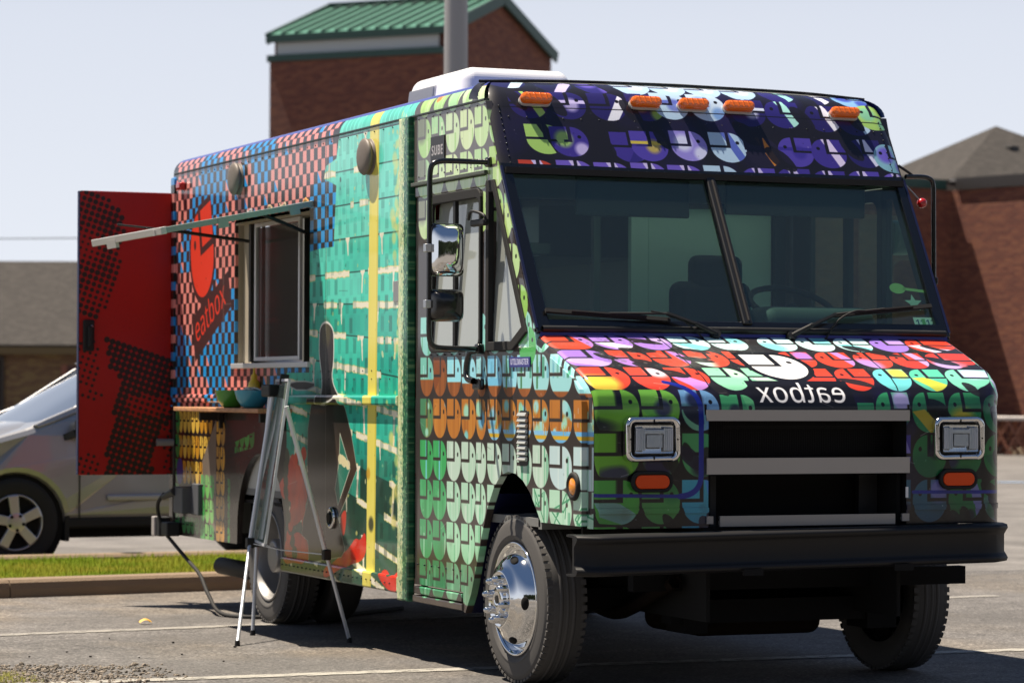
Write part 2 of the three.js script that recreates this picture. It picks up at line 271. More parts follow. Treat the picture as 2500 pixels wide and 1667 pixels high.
  speckle(x, 260, -3.4, 0.4, -1.3, 2.9, ['#f0e8b0', '#0f3d37', '#d8cf7a'], 0.004, 0.014, 0.8);
  for (let i = 0; i < 60; i++) blob(x, '#e3d878', -1.5 + rr(-0.1, 0.05), rr(0.7, 2.8), rr(0.01, 0.05), 0.6);
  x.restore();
  // red paint, dark shapes with a pale outline
  for (const p of [RED_A, RED_B, RED_C]) fillPoly(x, '#c2371c', smooth(p)); for (let k = 0; k < 26; k++) { x.fillStyle = k % 3 ? '#d2431f' : '#39402c'; x.beginPath(); x.ellipse(-3.19 + 0.17 * Math.sin(k * 4.1), 0.46 + k * 0.023, 0.05, 0.04, k, 0, 7); x.fill(); }
  for (const p of [RED_D, RED_E]) { fillPoly(x, '#d92f18', smooth(p)); }
  fillPoly(x, '#3a2f28', BODY_SHAPE); strokePoly(x, '#cfd0bf', 0.008, BODY_SHAPE, true);
  const bg2 = x.createLinearGradient(0, 0.4, 0, 1.25); bg2.addColorStop(0, '#3d3424'); bg2.addColorStop(0.5, '#30261f'); bg2.addColorStop(0.75, '#4a3b30'); bg2.addColorStop(1, '#231c1c'); x.save(); x.beginPath(); BODY_SHAPE.forEach((q, i) => i ? x.lineTo(...q) : x.moveTo(...q)); x.clip(); x.fillStyle = bg2; x.fillRect(-3.6, 0.2, 2.5, 1.3); x.restore();
  fillPoly(x, '#2b7f6c', CUT_SHAPE); rough(x, '#eee3b4', [[CUT_SHAPE[0][0], CUT_SHAPE[0][1] - 0.14], [CUT_SHAPE[1][0] - 0.03, CUT_SHAPE[1][1] + 0.02]], 0.05); strokePoly(x, '#cfd0bf', 0.008, CUT_SHAPE, true);
  const BL = smooth(BLADE_SHAPE); fillPoly(x, '#302a2b', BL); blob(x, '#5b5638', BLADE_SHAPE[2][0], 1.72, 0.1, 0.7); strokePoly(x, '#e9e9e2', 0.012, BL, true);
  fillPoly(x, '#262224', PLATE_SHAPE); strokePoly(x, '#b9bdb8', 0.008, PLATE_SHAPE, true);
  // yellow pipe
  fillPoly(x, '#ebdf68', [[-1.94, 2.96], [-1.795, 2.96], [-1.84, 0.34], [-1.975, 0.34]]); fillPoly(x, '#d8c94e', [[-1.815, 2.96], [-1.795, 2.96], [-1.84, 0.34], [-1.86, 0.34]]); blob(x, '#3b4030', -1.9, 0.68, 0.05, 0.9); blob(x, '#c8962c', -1.95, 0.95, 0.04, 0.8);
  // dark gap where the truck was wrapped over the window edge, emblem and name
  fillPoly(x, '#3b2a2a', [[-5.3, 1.86], [-4.52, 2.14], [-4.44, 1.92], [-5.22, 1.58]]);
  x.save(); x.translate(-5.08, 2.27); x.rotate(0.24); const LW = 0.5, LH = 0.56; x.fillStyle = '#3b2a2a'; x.beginPath(); x.ellipse(0, -0.01, LW * 0.56, LH * 0.56, 0, 0, 7); x.fill(); x.fillRect(-0.03, 0, LW * 0.58, LH * 0.57); emblem(x, -LW / 2, LH / 2, LW, LH, 1, () => { x.fillStyle = '#e5402b'; x.fillRect(-1, -1, 2, 2); }, '#3b2a2a'); x.restore();
  letters(x, 'eatbox', -5.2, 1.695, 0.225, 0.365, '#e5402b');
  // grey door post with mottled paint
  x.fillStyle = '#c3cf98'; x.fillRect(-1.45, 0.2, 0.105, 2.62); x.fillStyle = '#1d5c42'; x.fillRect(-1.345, 0.2, 0.11, 2.62); for (let i = 0; i < 4200; i++) { const z = rr(-1.45, -1.25), t = (z + 1.45) / 0.2; x.fillStyle = t < 0.42 + 0.14 * Math.sin(i) ? pick(['#dfe6b8', '#efedc6', '#8fc49a', '#c4d8a4']) : pick(['#1c5a3d', '#123f2b', '#2b7a52', '#8fb67c']); x.globalAlpha = 0.75; x.fillRect(z, rr(0.25, 2.82), rr(0.004, 0.013), rr(0.004, 0.022)); } x.globalAlpha = 1;
  // cab: dark ground with rows of emblems
  x.fillStyle = '#352d2b'; x.fillRect(-1.27, 0.2, 2.5, 2.25); x.fillStyle = '#57524f'; x.fillRect(-1.27, 2.42, 2.5, 0.7);  // paler ground above the door has sky sheen mixed into its colour
  const ZC = [-1.177, -0.992, -0.8, -0.603, -0.41, -0.255, -0.067, 0.115, 0.305, 0.503, 0.775], WC = [0.185, 0.185, 0.187, 0.19, 0.14, 0.182, 0.18, 0.18, 0.19, 0.255, 0.27], YR = [1.775, 1.568, 1.358, 1.146, 0.944, 0.741, 0.538];
  const streaks = (z, w, y, h, cols, n) => { for (let k = 0; k < n; k++) { x.globalAlpha = rr(0.25, 0.7); x.fillStyle = pick(cols); x.fillRect(z + rr(0, w), y - h, rr(0.006, 0.03), h * rr(0.4, 1)); } x.globalAlpha = 1; };
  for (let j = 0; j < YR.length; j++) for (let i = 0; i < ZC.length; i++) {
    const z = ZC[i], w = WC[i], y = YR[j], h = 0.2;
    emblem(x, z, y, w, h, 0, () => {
      const f = (c) => { x.fillStyle = c; x.fillRect(z - 0.01, y - h, w + 0.02, h); };
      if (j === 0) { f(i > 6 ? '#a9e6da' : '#8fd8d2'); streaks(z, w, y, h, ['#3f9a6a', '#c8f0e6'], 4); }
      else if (j === 1) {
        f('#9a5a2c'); streaks(z, w, y, h, ['#7d4a24', '#b36a33'], 4); const b = 1.441 - 0.035 * (z + 0.8);
        if (i !== 1) { x.fillStyle = i > 6 ? '#a6e6ea' : ['#7ccdbb', 0, '#9be8f8', '#a0e6f8', '#a4ecf8', '#7cccf0', '#a2e8fb'][i] || '#a2e8fb'; x.fillRect(z - 0.01, b, w + 0.02, 0.3); streaks(z, w, y, 0.11, ['#c2f2f4', '#62b0cc', i > 5 ? '#2d8a5e' : '#a8e4f0'], 5); if (i > 5 && i < 9) { x.fillStyle = '#4c8a5a'; x.fillRect(z + 0.04, y - 0.16, 0.02, 0.16); } }
        else fillPoly(x, '#8a4a22', [[z, y], [z + 0.2, y], [z, y - 0.2]]);
      } else if (j === 2) {
        f(i === 0 ? '#4a8a62' : '#bf7a30'); streaks(z, w, y, h, ['#d79440', '#a3622a', '#c98a38'], 6);
        const n = [2, 1, 0, 2, 2, 4, 4, 4, 4, 6, 9][i]; for (let k = 0; k < n; k++) blob(x, pick(['#7ed3d8', '#a5e3e6', '#6fc0e6', '#9fe0c8']), z + rr(0.2, 1) * w, y - rr(0.1, 0.95) * h, rr(0.02, 0.06), 0.95);
        if (i > 4) { x.fillStyle = i > 8 ? '#6fb8ea' : '#8cc8ee'; x.fillRect(z - 0.01, y - h, w + 0.02, 0.055); for (let k = 0; k < 14; k++) { x.fillStyle = pick(['#d9a324', '#8fbf3f', '#c9d8e8']); x.globalAlpha = 0.8; x.fillRect(z + rr(0, w), y - rr(0.05, 0.17), 0.005, rr(0.015, 0.05)); } x.globalAlpha = 1; x.fillStyle = '#d6ad2c'; x.fillRect(z + 0.02, y - h + 0.016, w * 0.8, 0.018); }
      } else if (j === 3) { f(i < 2 ? '#3fae62' : i > 8 ? '#c4dfe2' : '#c3dfce'); if (i < 2) { streaks(z, w, y, h, ['#2f944f', '#5cc47c'], 5); x.fillStyle = '#79d2e4'; x.fillRect(z + 0.08, y - h, 0.015, h); } else streaks(z, w, y, h, ['#9ccdb0', '#e4f2ea', '#a9d6ba', i > 6 ? '#2f9a68' : '#b7dcc4'], 6); }
      else if (j === 4) { f(i < 2 ? '#3da765' : '#b4e0c6'); streaks(z, w, y, h, i < 2 ? ['#2c8a50', '#66c98c'] : ['#7fc9a0', '#d6f0e2', i > 5 ? '#1f8a5a' : '#9ad4b2'], 7); if (i > 5) for (let k = 0; k < 4; k++) strokePoly(x, '#2b8f60', 0.008, [[z + rr(0, w), y - rr(0, h)], [z + rr(0, w), y - rr(0, h)], [z + rr(0, w), y - rr(0, h)]]); }
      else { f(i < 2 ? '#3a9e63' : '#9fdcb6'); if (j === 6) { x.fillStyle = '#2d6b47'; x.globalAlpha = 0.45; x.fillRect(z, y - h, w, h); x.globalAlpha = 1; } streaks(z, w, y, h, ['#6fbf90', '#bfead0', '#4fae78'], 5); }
    }, '#241d1c');
  }
  for (let j = 0; j < 4; j++) for (let i = 0; i < 7; i++) { // above the door and down the pillar
    const z = [-1.212, -1.02, -0.82, -0.626, -0.436, -0.246, -0.05][i], y = 3.0 - j * 0.2085, w = 0.185;
    emblem(x, z, y, w, 0.2, 0, () => { x.fillStyle = ['#aed47c', '#a9d688', '#a8dba0', '#c9e4b4', '#d0e6b0', '#bfe0a0', '#b4dc9c'][(i + j) % 7]; x.fillRect(z, y - 0.21, w + 0.02, 0.22); streaks(z, w, y, 0.2, ['#c8e6a8', '#92c86a', '#dff0cc'], 4); if (i < 1 && j > 0) blob(x, '#6a6a60', z + 0.05, y - 0.05, 0.09, 0.8); }, '#4a4644');
  }
  for (let k = 0; k < 4; k++) { const y = 2.3 - k * 0.2, z = -0.16 + k * 0.1; emblem(x, z, y, 0.2, 0.19, 0, () => { x.fillStyle = ['#bfe08a', '#c4e8a6', '#9fd46c', '#54b860', '#7fd8c4'][k]; x.fillRect(z - 0.1, y - 0.3, 0.5, 0.4); }, '#241d1c'); }
  // wear
  for (const [z, y] of [[-4.1, 2.92], [-3.7, 2.91], [-3.2, 2.9], [-2.62, 2.9], [-0.95, 2.88], [-0.36, 2.9], [-4.95, 2.9]]) { x.fillStyle = '#d98b3a'; x.beginPath(); x.ellipse(z, y, rr(0.03, 0.07), 0.03, rr(-0.5, 0.5), 0, 7); x.fill(); x.fillStyle = '#f0c07a'; x.beginPath(); x.ellipse(z + 0.02, y - 0.005, 0.02, 0.018, 0.4, 0, 7); x.fill(); }
  // panel seams, rain streaks below the gutter, road film along the skirts and round the arches
  for (const z of [-2.66, -4.62]) { strokePoly(x, '#1c1a19', 0.005, [[z, 0.4], [z, 2.81]]); strokePoly(x, '#c9c4b8', 0.003, [[z + 0.006, 0.4], [z + 0.006, 2.81]]); }
  for (let i = 0; i < 190; i++) { const z = rr(-5.7, 0), y = z > -0.3 ? 2.5 : 2.81, l = rr(0.08, 0.7); x.globalAlpha = rr(0.03, 0.14); x.fillStyle = pick(['#2a241e', '#4a4236', '#d8d4c6']); x.fillRect(z, y - l, rr(0.003, 0.012), l); } x.globalAlpha = 1;
  for (let i = 0; i < 520; i++) { const y = 0.3 + 0.75 * rnd() * rnd(), z = rnd() < 0.45 ? pick([-3.84, 0.0]) + rr(-0.75, 0.75) : rr(-5.7, 0.9); blob(x, pick(['#5a4c3a', '#6b5d48', '#3a3128']), z, y, rr(0.02, 0.09), rr(0.03, 0.13)); }
  for (let i = 0; i < 26; i++) { const z = rr(-5.6, 0.6), y = rr(0.5, 2.6), a = rr(-0.6, 0.6), l = rr(0.03, 0.16); x.globalAlpha = rr(0.2, 0.6); strokePoly(x, pick(['#e6e2da', '#1a1716']), 0.003, [[z, y], [z + l * Math.cos(a), y + l * Math.sin(a)]]); } x.globalAlpha = 1;
  speckle(x, 900, -5.76, 0.3, 1.05, 2.95, ['#000000', '#4a4038', '#e8e4dc'], 0.002, 0.006, 0.35);
}
// --- nose: (x, s) with s = distance down from the rear edge of the bonnet, stored as y = -s
const NOSE = canvasPlane(2.26, 1.4, 420, -0.01, -1.38);
{
  const x = NOSE.x; x.fillStyle = '#151316'; x.fillRect(-0.1, -1.5, 3, 1.6);
  const base = x.createLinearGradient(0, 0, 0, -0.7); base.addColorStop(0, '#2c2a2c'); base.addColorStop(0.6, '#201e20'); base.addColorStop(1, '#120f18'); x.fillStyle = base; x.fillRect(-0.1, -0.7, 3, 0.8);
  for (let i = 0; i < 40; i++) blob(x, pick(['#1a1440', '#120e30', '#221a4a']), rr(0.5, 2.2), -rr(0.62, 1.3), rr(0.05, 0.16), 0.5);
  const PX = [0.047, 0.2525, 0.456, 0.659, 0.862], MX = [1.127, 1.334, 1.543, 1.745, 1.945, 2.14];
  const W = 0.193, Hh = 0.2;
  const pal = (row, X, m) => {
    if (row === 0) return X < 0.12 ? ['#d84a34', '#a77fd8'] : X < 0.42 ? ['#a981dd', '#e9e2f6'] : X < 0.7 ? ['#a67cda', '#cbb2ee'] : X < 1.6 ? ['#c9eef0', '#7fd6d8'] : X < 1.9 ? ['#9a78d6', '#b99be6'] : ['#e2452f', '#d9cdf2'];
    if (row === 1) return X < 0.3 ? ['#9d76d4', '#c4a6ec'] : X < 0.6 ? ['#e4462f', '#a981dd'] : X < 1.1 ? ['#e64b33', '#bfe9dc'] : X < 1.3 ? ['#e2452f', '#a981dd'] : X < 1.75 ? ['#e2452f', '#b08fe2'] : X < 2 ? ['#dd3f30', '#b9a8e8'] : ['#9fe3cc', '#cfc4f0'];
    if (row === 2) return X < 0.2 ? ['#e4452e', '#e8d34a'] : X < 0.45 ? ['#e64a38', '#e9e4f4'] : X < 0.6 ? ['#e6452f', '#c88ad8'] : X < 1.1 ? ['#93dfb4', '#bfeccb'] : X < 1.5 ? ['#e2432d', '#e2432d'] : X < 1.7 ? ['#6fcfd2', '#dfd04a'] : X < 1.9 ? ['#5cc4a4', '#cdd24a'] : ['#7fd8b8', '#d0c6f2'];
    if (row === 3) return X < 0.2 ? ['#6fae3c', '#5c9a34'] : X < 0.5 ? ['#6aac42', '#5aa044'] : X < 0.7 ? ['#6a9ac8', '#6aa884'] : X < 1.1 ? ['#3f9a66', '#5aaf78'] : X < 1.7 ? ['#2f8a5c', '#a89ad8'] : X < 1.95 ? ['#2a7a50', '#a89a3a'] : ['#1f6a48', '#7a70b4'];
    if (row === 4) return X < 0.2 ? ['#6cb032', '#58a03a'] : X < 0.5 ? ['#5aa63e', '#1c1444'] : X < 0.8 ? ['#4a9a5c', '#3f9a66'] : X < 1.7 ? ['#3a2f80', '#7a72b4'] : ['#226c3c', '#1a5a3c'];
    return X < 0.2 ? ['#4fa844', '#7ab0a0'] : X < 0.4 ? ['#4f9a4e', '#2f7a44'] : X < 0.6 ? ['#3fa0b8', '#4f8fd0'] : X < 1.8 ? ['#2c5a70', '#7a76b8'] : ['#226c3e', '#7d76b4'];
  };
  const put = (X, row, m, S = 0.01 + row * 0.2125) => { const y = -S, [a, b] = pal(row, X + 0.05, m); emblem(x, X, y, W, Hh, m, () => {
    x.fillStyle = a; x.fillRect(X - 0.1, y - 0.3, 0.5, 0.4);
    const k = (Math.round(X * 50) + row * 3) % 4;
    if (k === 0) blob(x, b, X + rr(0.02, 0.1), y - 0.16, 0.1, 0.95); else if (k === 1) { fillPoly(x, b, [[X, y - 0.1], [X + 0.07, y - 0.09], [X + 0.2, y - 0.17], [X + 0.2, y - 0.25], [X + 0.1, y - 0.2]]); } else if (k === 2) { x.globalAlpha = 0.9; fillPoly(x, b, [[X + 0.11, y + 0.02], [X + 0.15, y + 0.02], [X + 0.24, y - 0.2], [X + 0.17, y - 0.2]]); x.globalAlpha = 1; } else blob(x, b, X + 0.15, y - 0.05, 0.07, 0.9);
    if (row > 2 && rnd() < 0.6) blob(x, pick(['#14102e', '#1c5a34', '#221a52']), X + rr(0, 0.2), y - rr(0.05, 0.2), rr(0.03, 0.07), 0.8);
  }, '#0c0a0c'); };
  for (let row = 0; row < 3; row++) { for (const X of PX) put(X, row, 0); for (const X of MX) put(X, row, 1); }
  for (const X of [0.043, 0.247, 0.45]) for (let r = 3; r < 7; r++) put(X, Math.min(r, 5), 0, 0.632 + (r - 3) * 0.2105);
  for (const X of [1.482, 1.687, 1.892, 2.097]) for (let r = 3; r < 7; r++) put(X, Math.min(r, 5), 1, 0.642 + (r - 3) * 0.2105);
  for (const X of [0.655, 0.86]) put(X, 3, 0, 0.66); for (const X of [1.07, 1.28]) put(X, 3, 1, 0.7);
  for (let k = 0; k < 26; k++) { const X = rr(0.15, 2.1), S = rr(0.03, 0.6), w = rr(0.06, 0.16); x.globalAlpha = 0.92; if (Math.abs(X - 1.1) > 0.2) fillPoly(x, '#232123', smooth([[X, -S], [X + w, -S - 0.02], [X + w * 1.5, -S - rr(0.06, 0.12)], [X + w * 0.4, -S - rr(0.05, 0.1)]])); x.globalAlpha = 1; }
  for (let k = 0; k < 22; k++) { const X = pick([rr(0.3, 0.58), rr(1.66, 2.2), rr(1.66, 2.2)]), S = rr(0.66, 1.32), w = rr(0.05, 0.14); x.globalAlpha = 0.85; fillPoly(x, pick(['#110e1c', '#15102c', '#0f0d14']), smooth([[X, -S], [X + w, -S - 0.03], [X + w * 1.2, -S - rr(0.08, 0.16)], [X + w * 0.2, -S - rr(0.06, 0.12)]])); x.globalAlpha = 1; }
  // dusty patches on the flat of the bonnet
  speckle(x, 500, 0.2, -0.42, 1.1, -0.05, ['#6b6865', '#7a7672', '#57534f'], 0.003, 0.012, 0.4);
  // white emblem, and the name printed mirror-wise
  const bx = 0.935, by = -0.262; x.fillStyle = '#121014'; emblemPath(x, bx - 0.03, by + 0.03, 0.35, 0.35, 0); x.fill(); x.fillRect(bx - 0.03, by - 0.2, 0.24, 0.23);
  emblem(x, bx, by, 0.29, 0.29, 0, () => { x.fillStyle = '#f4f4f2'; x.fillRect(0, -1, 3, 2); }, '#1a181a');
  fillPoly(x, '#110f14', [[0.82, -0.565], [1.36, -0.565], [1.38, -0.75], [0.83, -0.75]]);
  letters(x, 'eatbox', 1.335, -0.7, 0.156, 0, '#f2f2f4', -1);
  // blue pin-striping round the left lamp, and along the right
  x.strokeStyle = '#16268c'; x.lineWidth = 0.026; x.beginPath(); x.moveTo(0.4, -0.58); x.bezierCurveTo(0.5, -0.61, 0.548, -0.66, 0.548, -0.74); x.lineTo(0.548, -1.03); x.bezierCurveTo(0.548, -1.1, 0.5, -1.125, 0.44, -1.128); x.stroke(); x.lineWidth = 0.016; x.beginPath(); x.moveTo(0.46, -1.128); x.lineTo(-0.02, -1.12); x.moveTo(1.69, -1.12); x.lineTo(2.26, -1.125); x.stroke();
  strokePoly(x, '#0c0b0d', 0.006, [[0.62, 0], [0.62, -0.63]]); strokePoly(x, '#0c0b0d', 0.006, [[1.63, 0], [1.63, -0.63]]); strokePoly(x, '#3a383a', 0.004, [[1.1, 0], [1.02, -0.25]]);
  for (let i = 0; i < 120; i++) blob(x, pick(['#5a5046', '#3f3830', '#6a6055']), rr(0, 2.24), -rr(1.15, 1.37), rr(0.02, 0.07), rr(0.05, 0.16));
  for (let i = 0; i < 34; i++) { const X = rr(0.1, 2.1), y = -rr(0.05, 1.2), a = rr(-0.5, 0.5), l = rr(0.02, 0.1); x.globalAlpha = rr(0.25, 0.7); strokePoly(x, '#ddd8d0', 0.0025, [[X, y], [X + l * Math.cos(a), y + l * Math.sin(a)]]); } x.globalAlpha = 1;
  speckle(x, 700, 0, -1.38, 2.25, 0, ['#ffffff', '#000000', '#8a8580'], 0.0015, 0.004, 0.35);
}
// --- visor above the windscreen: (x, s) with y = -s measured from its lower edge upward (y = +s)
const VISOR = canvasPlane(2.3, 0.86, 420, -0.03, -0.02);
{
  const x = VISOR.x; x.fillStyle = '#15131c'; x.fillRect(-0.1, -0.1, 3, 1.2);
  for (let i = 0; i < 60; i++) blob(x, pick(['#181338', '#100e1c', '#1c1648']), rr(0, 2.24), rr(0, 0.8), rr(0.05, 0.2), 0.5);
  const put = (X, y, m, cols, k, W = 0.2, Hh = 0.17) => emblem(x, X, y, W, Hh, m, () => {
    x.fillStyle = cols[0]; x.fillRect(X - 0.1, y - 0.3, 0.6, 0.5);
    if (k === 1) fillPoly(x, cols[1], [[X + W * 0.9, y], [X + W * 1.2, y - 0.02], [X + W * 0.7, y - Hh], [X + W * 0.4, y - Hh]]);
    if (k === 2) { fillPoly(x, cols[1], [[X + W * 0.3, y + 0.02], [X + W * 0.55, y + 0.02], [X + W, y - Hh], [X + W * 0.75, y - Hh]]); }
    if (k === 3) { blob(x, cols[1], X + W * 0.35, y - Hh * 0.4, 0.06, 0.95); blob(x, cols[2] || cols[1], X + W * 0.8, y - Hh * 0.75, 0.05, 0.9); }
    if (k === 4) { x.fillStyle = cols[1]; x.fillRect(X - 0.1, y - Hh * 0.45, 0.5, 0.02); blob(x, cols[2] || cols[1], X + W * 0.6, y - Hh * 0.5, 0.05, 0.8); }
  }, '#0c0a12');
  const navy = '#231d60', vio = '#3b2f8c', vio2 = '#4c3fa4', pale = '#aecde8', lil = '#c8bff0', wht = '#e4e8f6', gre = '#9fca6a';
  const Y1 = 0.475, Y2 = 0.262, Y3 = 0.066, Y0 = 0.64;
  put(0.06, Y0 + 0.03, 0, ['#1d1a52', '#cfe8f4'], 1); put(0.3, Y0, 0, ['#1a1844', lil], 1); put(0.52, Y0, 0, ['#2a2472', '#6a58c0'], 3); for (let k = 0; k < 4; k++) put(0.73 + k * 0.2, Y0, 0, [pale, wht], 4); put(1.55, Y0, 1, ['#2a226c', '#9fe0d8'], 2); put(1.76, Y0, 1, ['#1e1a52', wht], 2); put(1.98, Y0, 1, ['#7fb0e0', '#3a4ab0'], 3);
  put(0.12, Y1, 0, [navy, gre], 2); put(0.33, Y1, 0, ['#251f66', lil], 4); put(0.55, Y1, 0, [navy, wht], 1); put(0.76, Y1 + 0.005, 0, ['#26205f', '#c9983a', '#8fb84a'], 3); put(0.9, Y1 + 0.02, 0, [pale, '#5a6ac0'], 4); put(1.105, Y1 + 0.02, 0, ['#b9d2ea', '#6f9ad8'], 3); put(1.33, Y1, 1, [navy, '#d2def4'], 4); put(1.53, Y1, 1, ['#2a2372', '#a8e4dc'], 2); put(1.76, Y1 - 0.01, 1, [navy, wht], 2); put(1.94, Y1 - 0.02, 1, ['#1f1a54', pale], 2); put(2.06, Y1 + 0.02, 1, [gre, '#7fc0a0'], 3);
  put(0.17, Y2 + 0.01, 0, [gre, '#15131c'], 2); put(0.3, Y2, 0, [vio, gre, lil], 3); put(0.62, Y2 - 0.02, 0, [vio, '#2c2478'], 1); put(0.73, Y2 - 0.01, 0, [vio2, '#c8b84a'], 4); put(0.95, Y2, 0, ['#8f86d8', '#cfd6f4'], 3); put(1.17, Y2, 0, [pale, '#5468c0'], 2); put(1.36, Y2 - 0.02, 0, ['#1c182e', '#c07a2c'], 2); put(1.55, Y2 - 0.01, 1, [vio2, '#34298c'], 4); put(1.74, Y2 - 0.01, 1, [vio, '#d8cff4'], 2); put(1.95, Y2, 1, [navy, '#cfd4f2'], 2); put(2.1, Y2 - 0.02, 1, ['#7fb4c8', '#6a58c8'], 3);
  for (let k = 0; k < 11; k++) put(0.1 + k * 0.2, Y3 + 0.005 * (k % 2), k > 5 ? 1 : 0, [k === 5 ? pale : k === 0 ? '#b8402c' : pick([vio, vio2, '#6a58c0']), lil], k === 5 ? 0 : 2);
  for (const [X, y, w] of [[0.5, 0.25, 0.1], [0.28, 0.47, 0.1], [0.7, 0.44, 0.09], [1.3, 0.34, 0.12], [1.45, 0.2, 0.13], [1.66, 0.45, 0.1], [1.9, 0.28, 0.1], [0.1, 0.5, 0.08], [0.85, 0.3, 0.07], [1.98, 0.46, 0.08], [0.62, 0.6, 0.1], [1.72, 0.6, 0.1]]) { x.globalAlpha = 0.9; fillPoly(x, '#15131c', smooth([[X, y], [X + w, y - 0.02], [X + w * 1.6, y - 0.16], [X + w * 0.5, y - 0.13]])); x.globalAlpha = 1; }
  strokePoly(x, '#0a0910', 0.005, [[-0.03, 0.37], [2.3, 0.37]]);
  speckle(x, 300, 0, 0, 2.25, 0.8, ['#ffffff', '#000000'], 0.0015, 0.004, 0.3);
}
// --- rear door: red with halftone dots; (u from the hinge outward, y)
const RDOOR = canvasPlane(0.66, 1.9, 420, 0, 0.82);
{
  const x = RDOOR.x; x.fillStyle = '#a3120d'; x.fillRect(0, 0.8, 0.7, 2);
  const inside = (p, u, y) => { let c = false; for (let a = 0, b = p.length - 1; a < p.length; b = a++) if ((p[a][1] > y) !== (p[b][1] > y) && u < (p[b][0] - p[a][0]) * (y - p[a][1]) / (p[b][1] - p[a][1]) + p[a][0]) c = !c; return c; };
  const UP = [[0.64, 2.72], [0.6, 2.72], [0.47, 2.66], [0.355, 2.6], [0.33, 2.47], [0.35, 2.29], [0.38, 2.11], [0.455, 1.92], [0.52, 1.86], [0.64, 1.9]];
  const LO = [[0.45, 1.73], [0.36, 1.71], [0.2, 1.66], [0, 1.61], [0, 1.2], [0.06, 1.14], [0.1, 1.02], [0.16, 0.8], [0.47, 0.8], [0.43, 1.05], [0.37, 1.37], [0.34, 1.47], [0.44, 1.57]];
  x.fillStyle = '#2a1a16';
  for (let j = -40; j < 60; j++) for (let i = -30; i < 50; i++) {
    const p = 0.0395, a = 0.315, gx = i * p + (j % 2 ? 0 : 0), gy = j * p, u = 0.62 - (gx * Math.cos(a) - gy * Math.sin(a) * -1 * -1) , y = 1.7 - (gx * Math.sin(a) + gy * Math.cos(a));
    if (u < -0.02 || u > 0.66 || y < 0.82 || y > 2.72) continue;
    let d = 0.1 * vn(u * 20, y * 20) - 0.02;
    if (inside(UP, u, y)) d = 0.4 + 0.55 * vn(u * 9 + 3, y * 6); if (inside(LO, u, y)) d = y < 1.36 && y > 1.24 && u < 0.3 ? 0.62 : 0.98;
    if ((u > 0.5 && y > 1.42 && y < 1.72) || (u > 0.47 && y > 1.33 && y < 1.4) || (u > 0.5 && y < 0.98) || (u < 0.06 && y < 1.15)) d = Math.max(d, 0.5);
    if (d > 0.03) { x.beginPath(); x.arc(u, y, 0.0195 * d + 0.0008, 0, 7); x.fill(); }
  }
}
const wrap = (cv, o = {}) => new THREE.MeshPhysicalMaterial({ map: canvasTex(cv.c), roughness: 0.5, specularIntensity: 0.4, clearcoat: 1, clearcoatRoughness: 0.1, ...o });
M.side = wrap(SIDE); M.nose = wrap(NOSE, { specularIntensity: 0.2, clearcoat: 0.8, clearcoatRoughness: 0.14 }); M.visor = wrap(VISOR, { specularIntensity: 0.3, clearcoat: 0.8 }); M.rdoor = wrap(RDOOR, { clearcoat: 0.4, clearcoatRoughness: 0.3 });
const uvSide = g => uvBy(g, (a, b, c) => SIDE.uv(c, b));
// ------------------------------------------------------------------ ground
const asphaltBump = dataTex(512, 512, (i, j) => { const n = HN[(i * 131 + j * 977) & 65535], f = fbm(i / 5, j / 5, 3, 128), v = 120 + (n - 0.5) * 150 + (f - 0.5) * 160; return [v, v, v]; }, false);
const asphaltFar = dataTex(1024, 1024, (i, j) => { const n = HN[(i * 379 + j * 1217) & 65535], f = fbm(i / 64, j / 64, 4, 16), c = 104 + (n - 0.5) * 34 + (f - 0.5) * 42; return [c * 1.01, c * 0.985, c * 0.96]; });
{
  const far = asphaltFar.clone(); far.repeat.set(1 / 7, 1 / 7); far.needsUpdate = true;
  const g = uvBy(new THREE.PlaneGeometry(1200, 1200).rotateX(-Math.PI / 2).translate(0, -0.006, 0), (x, y, z) => [x, z]);
  tag(mk('ground', g, std(0xffffff, 0.9, 0, { map: far })), null, null, null, 'structure');
  // the bay the truck stands in: worn, patched asphalt
  const W = 2048, H = 1024, x0 = -9, z0 = -6.9, wx = 20, wz = 12;
  const near = dataTex(W, H, (i, j) => {
    const x = x0 + wx * (i + 0.5) / W, z = z0 + wz * (j + 0.5) / H;
    const n = HN[(i * 379 + j * 1217) & 65535], n2 = HN[(i * 73 + j * 911 + 31) & 65535];
    const f = fbm(x * 0.9 + 20, z * 1.1 + 7, 4), s = fbm(x * 0.35 + 5, z * 2.4 + 3, 4), fine = fbm(x * 9, z * 9, 3);
    let c = 93 + (f - 0.5) * 34 + (fine - 0.5) * 30 + (n - 0.5) * 52;
    if (n2 > 0.965) c += 46; if (n2 < 0.03) c -= 34;
    const smooth = Math.max(0, Math.min(1, (s - 0.52) * 7)); c = c * (1 - smooth * 0.55) + (84 + (n - 0.5) * 18) * smooth * 0.55;
    const dirt = Math.max(0, Math.min(1, (fbm(x * 1.3 + 40, z * 0.8, 4) - 0.45) * 3)) * (x < 1 ? 1 : 0.5); 
    return [c * (1.0 + dirt * 0.12), c * (0.975 + dirt * 0.06), c * (0.955 - dirt * 0.03)];
  });
  near.wrapS = near.wrapT = THREE.ClampToEdgeWrapping;
  const bump = asphaltBump.clone(); bump.repeat.set(12, 7.2); bump.needsUpdate = true;
  const pn = grid(1, 1, (u, v) => [x0 + u * wx, 0, z0 + v * wz]); pn.index.array.reverse(); pn.computeVertexNormals();
  tag(mk('parking_lot', pn, std(0xffffff, 0.86, 0, { map: near, bumpMap: bump, bumpScale: 0.006 })), null, null, null, 'structure');
}
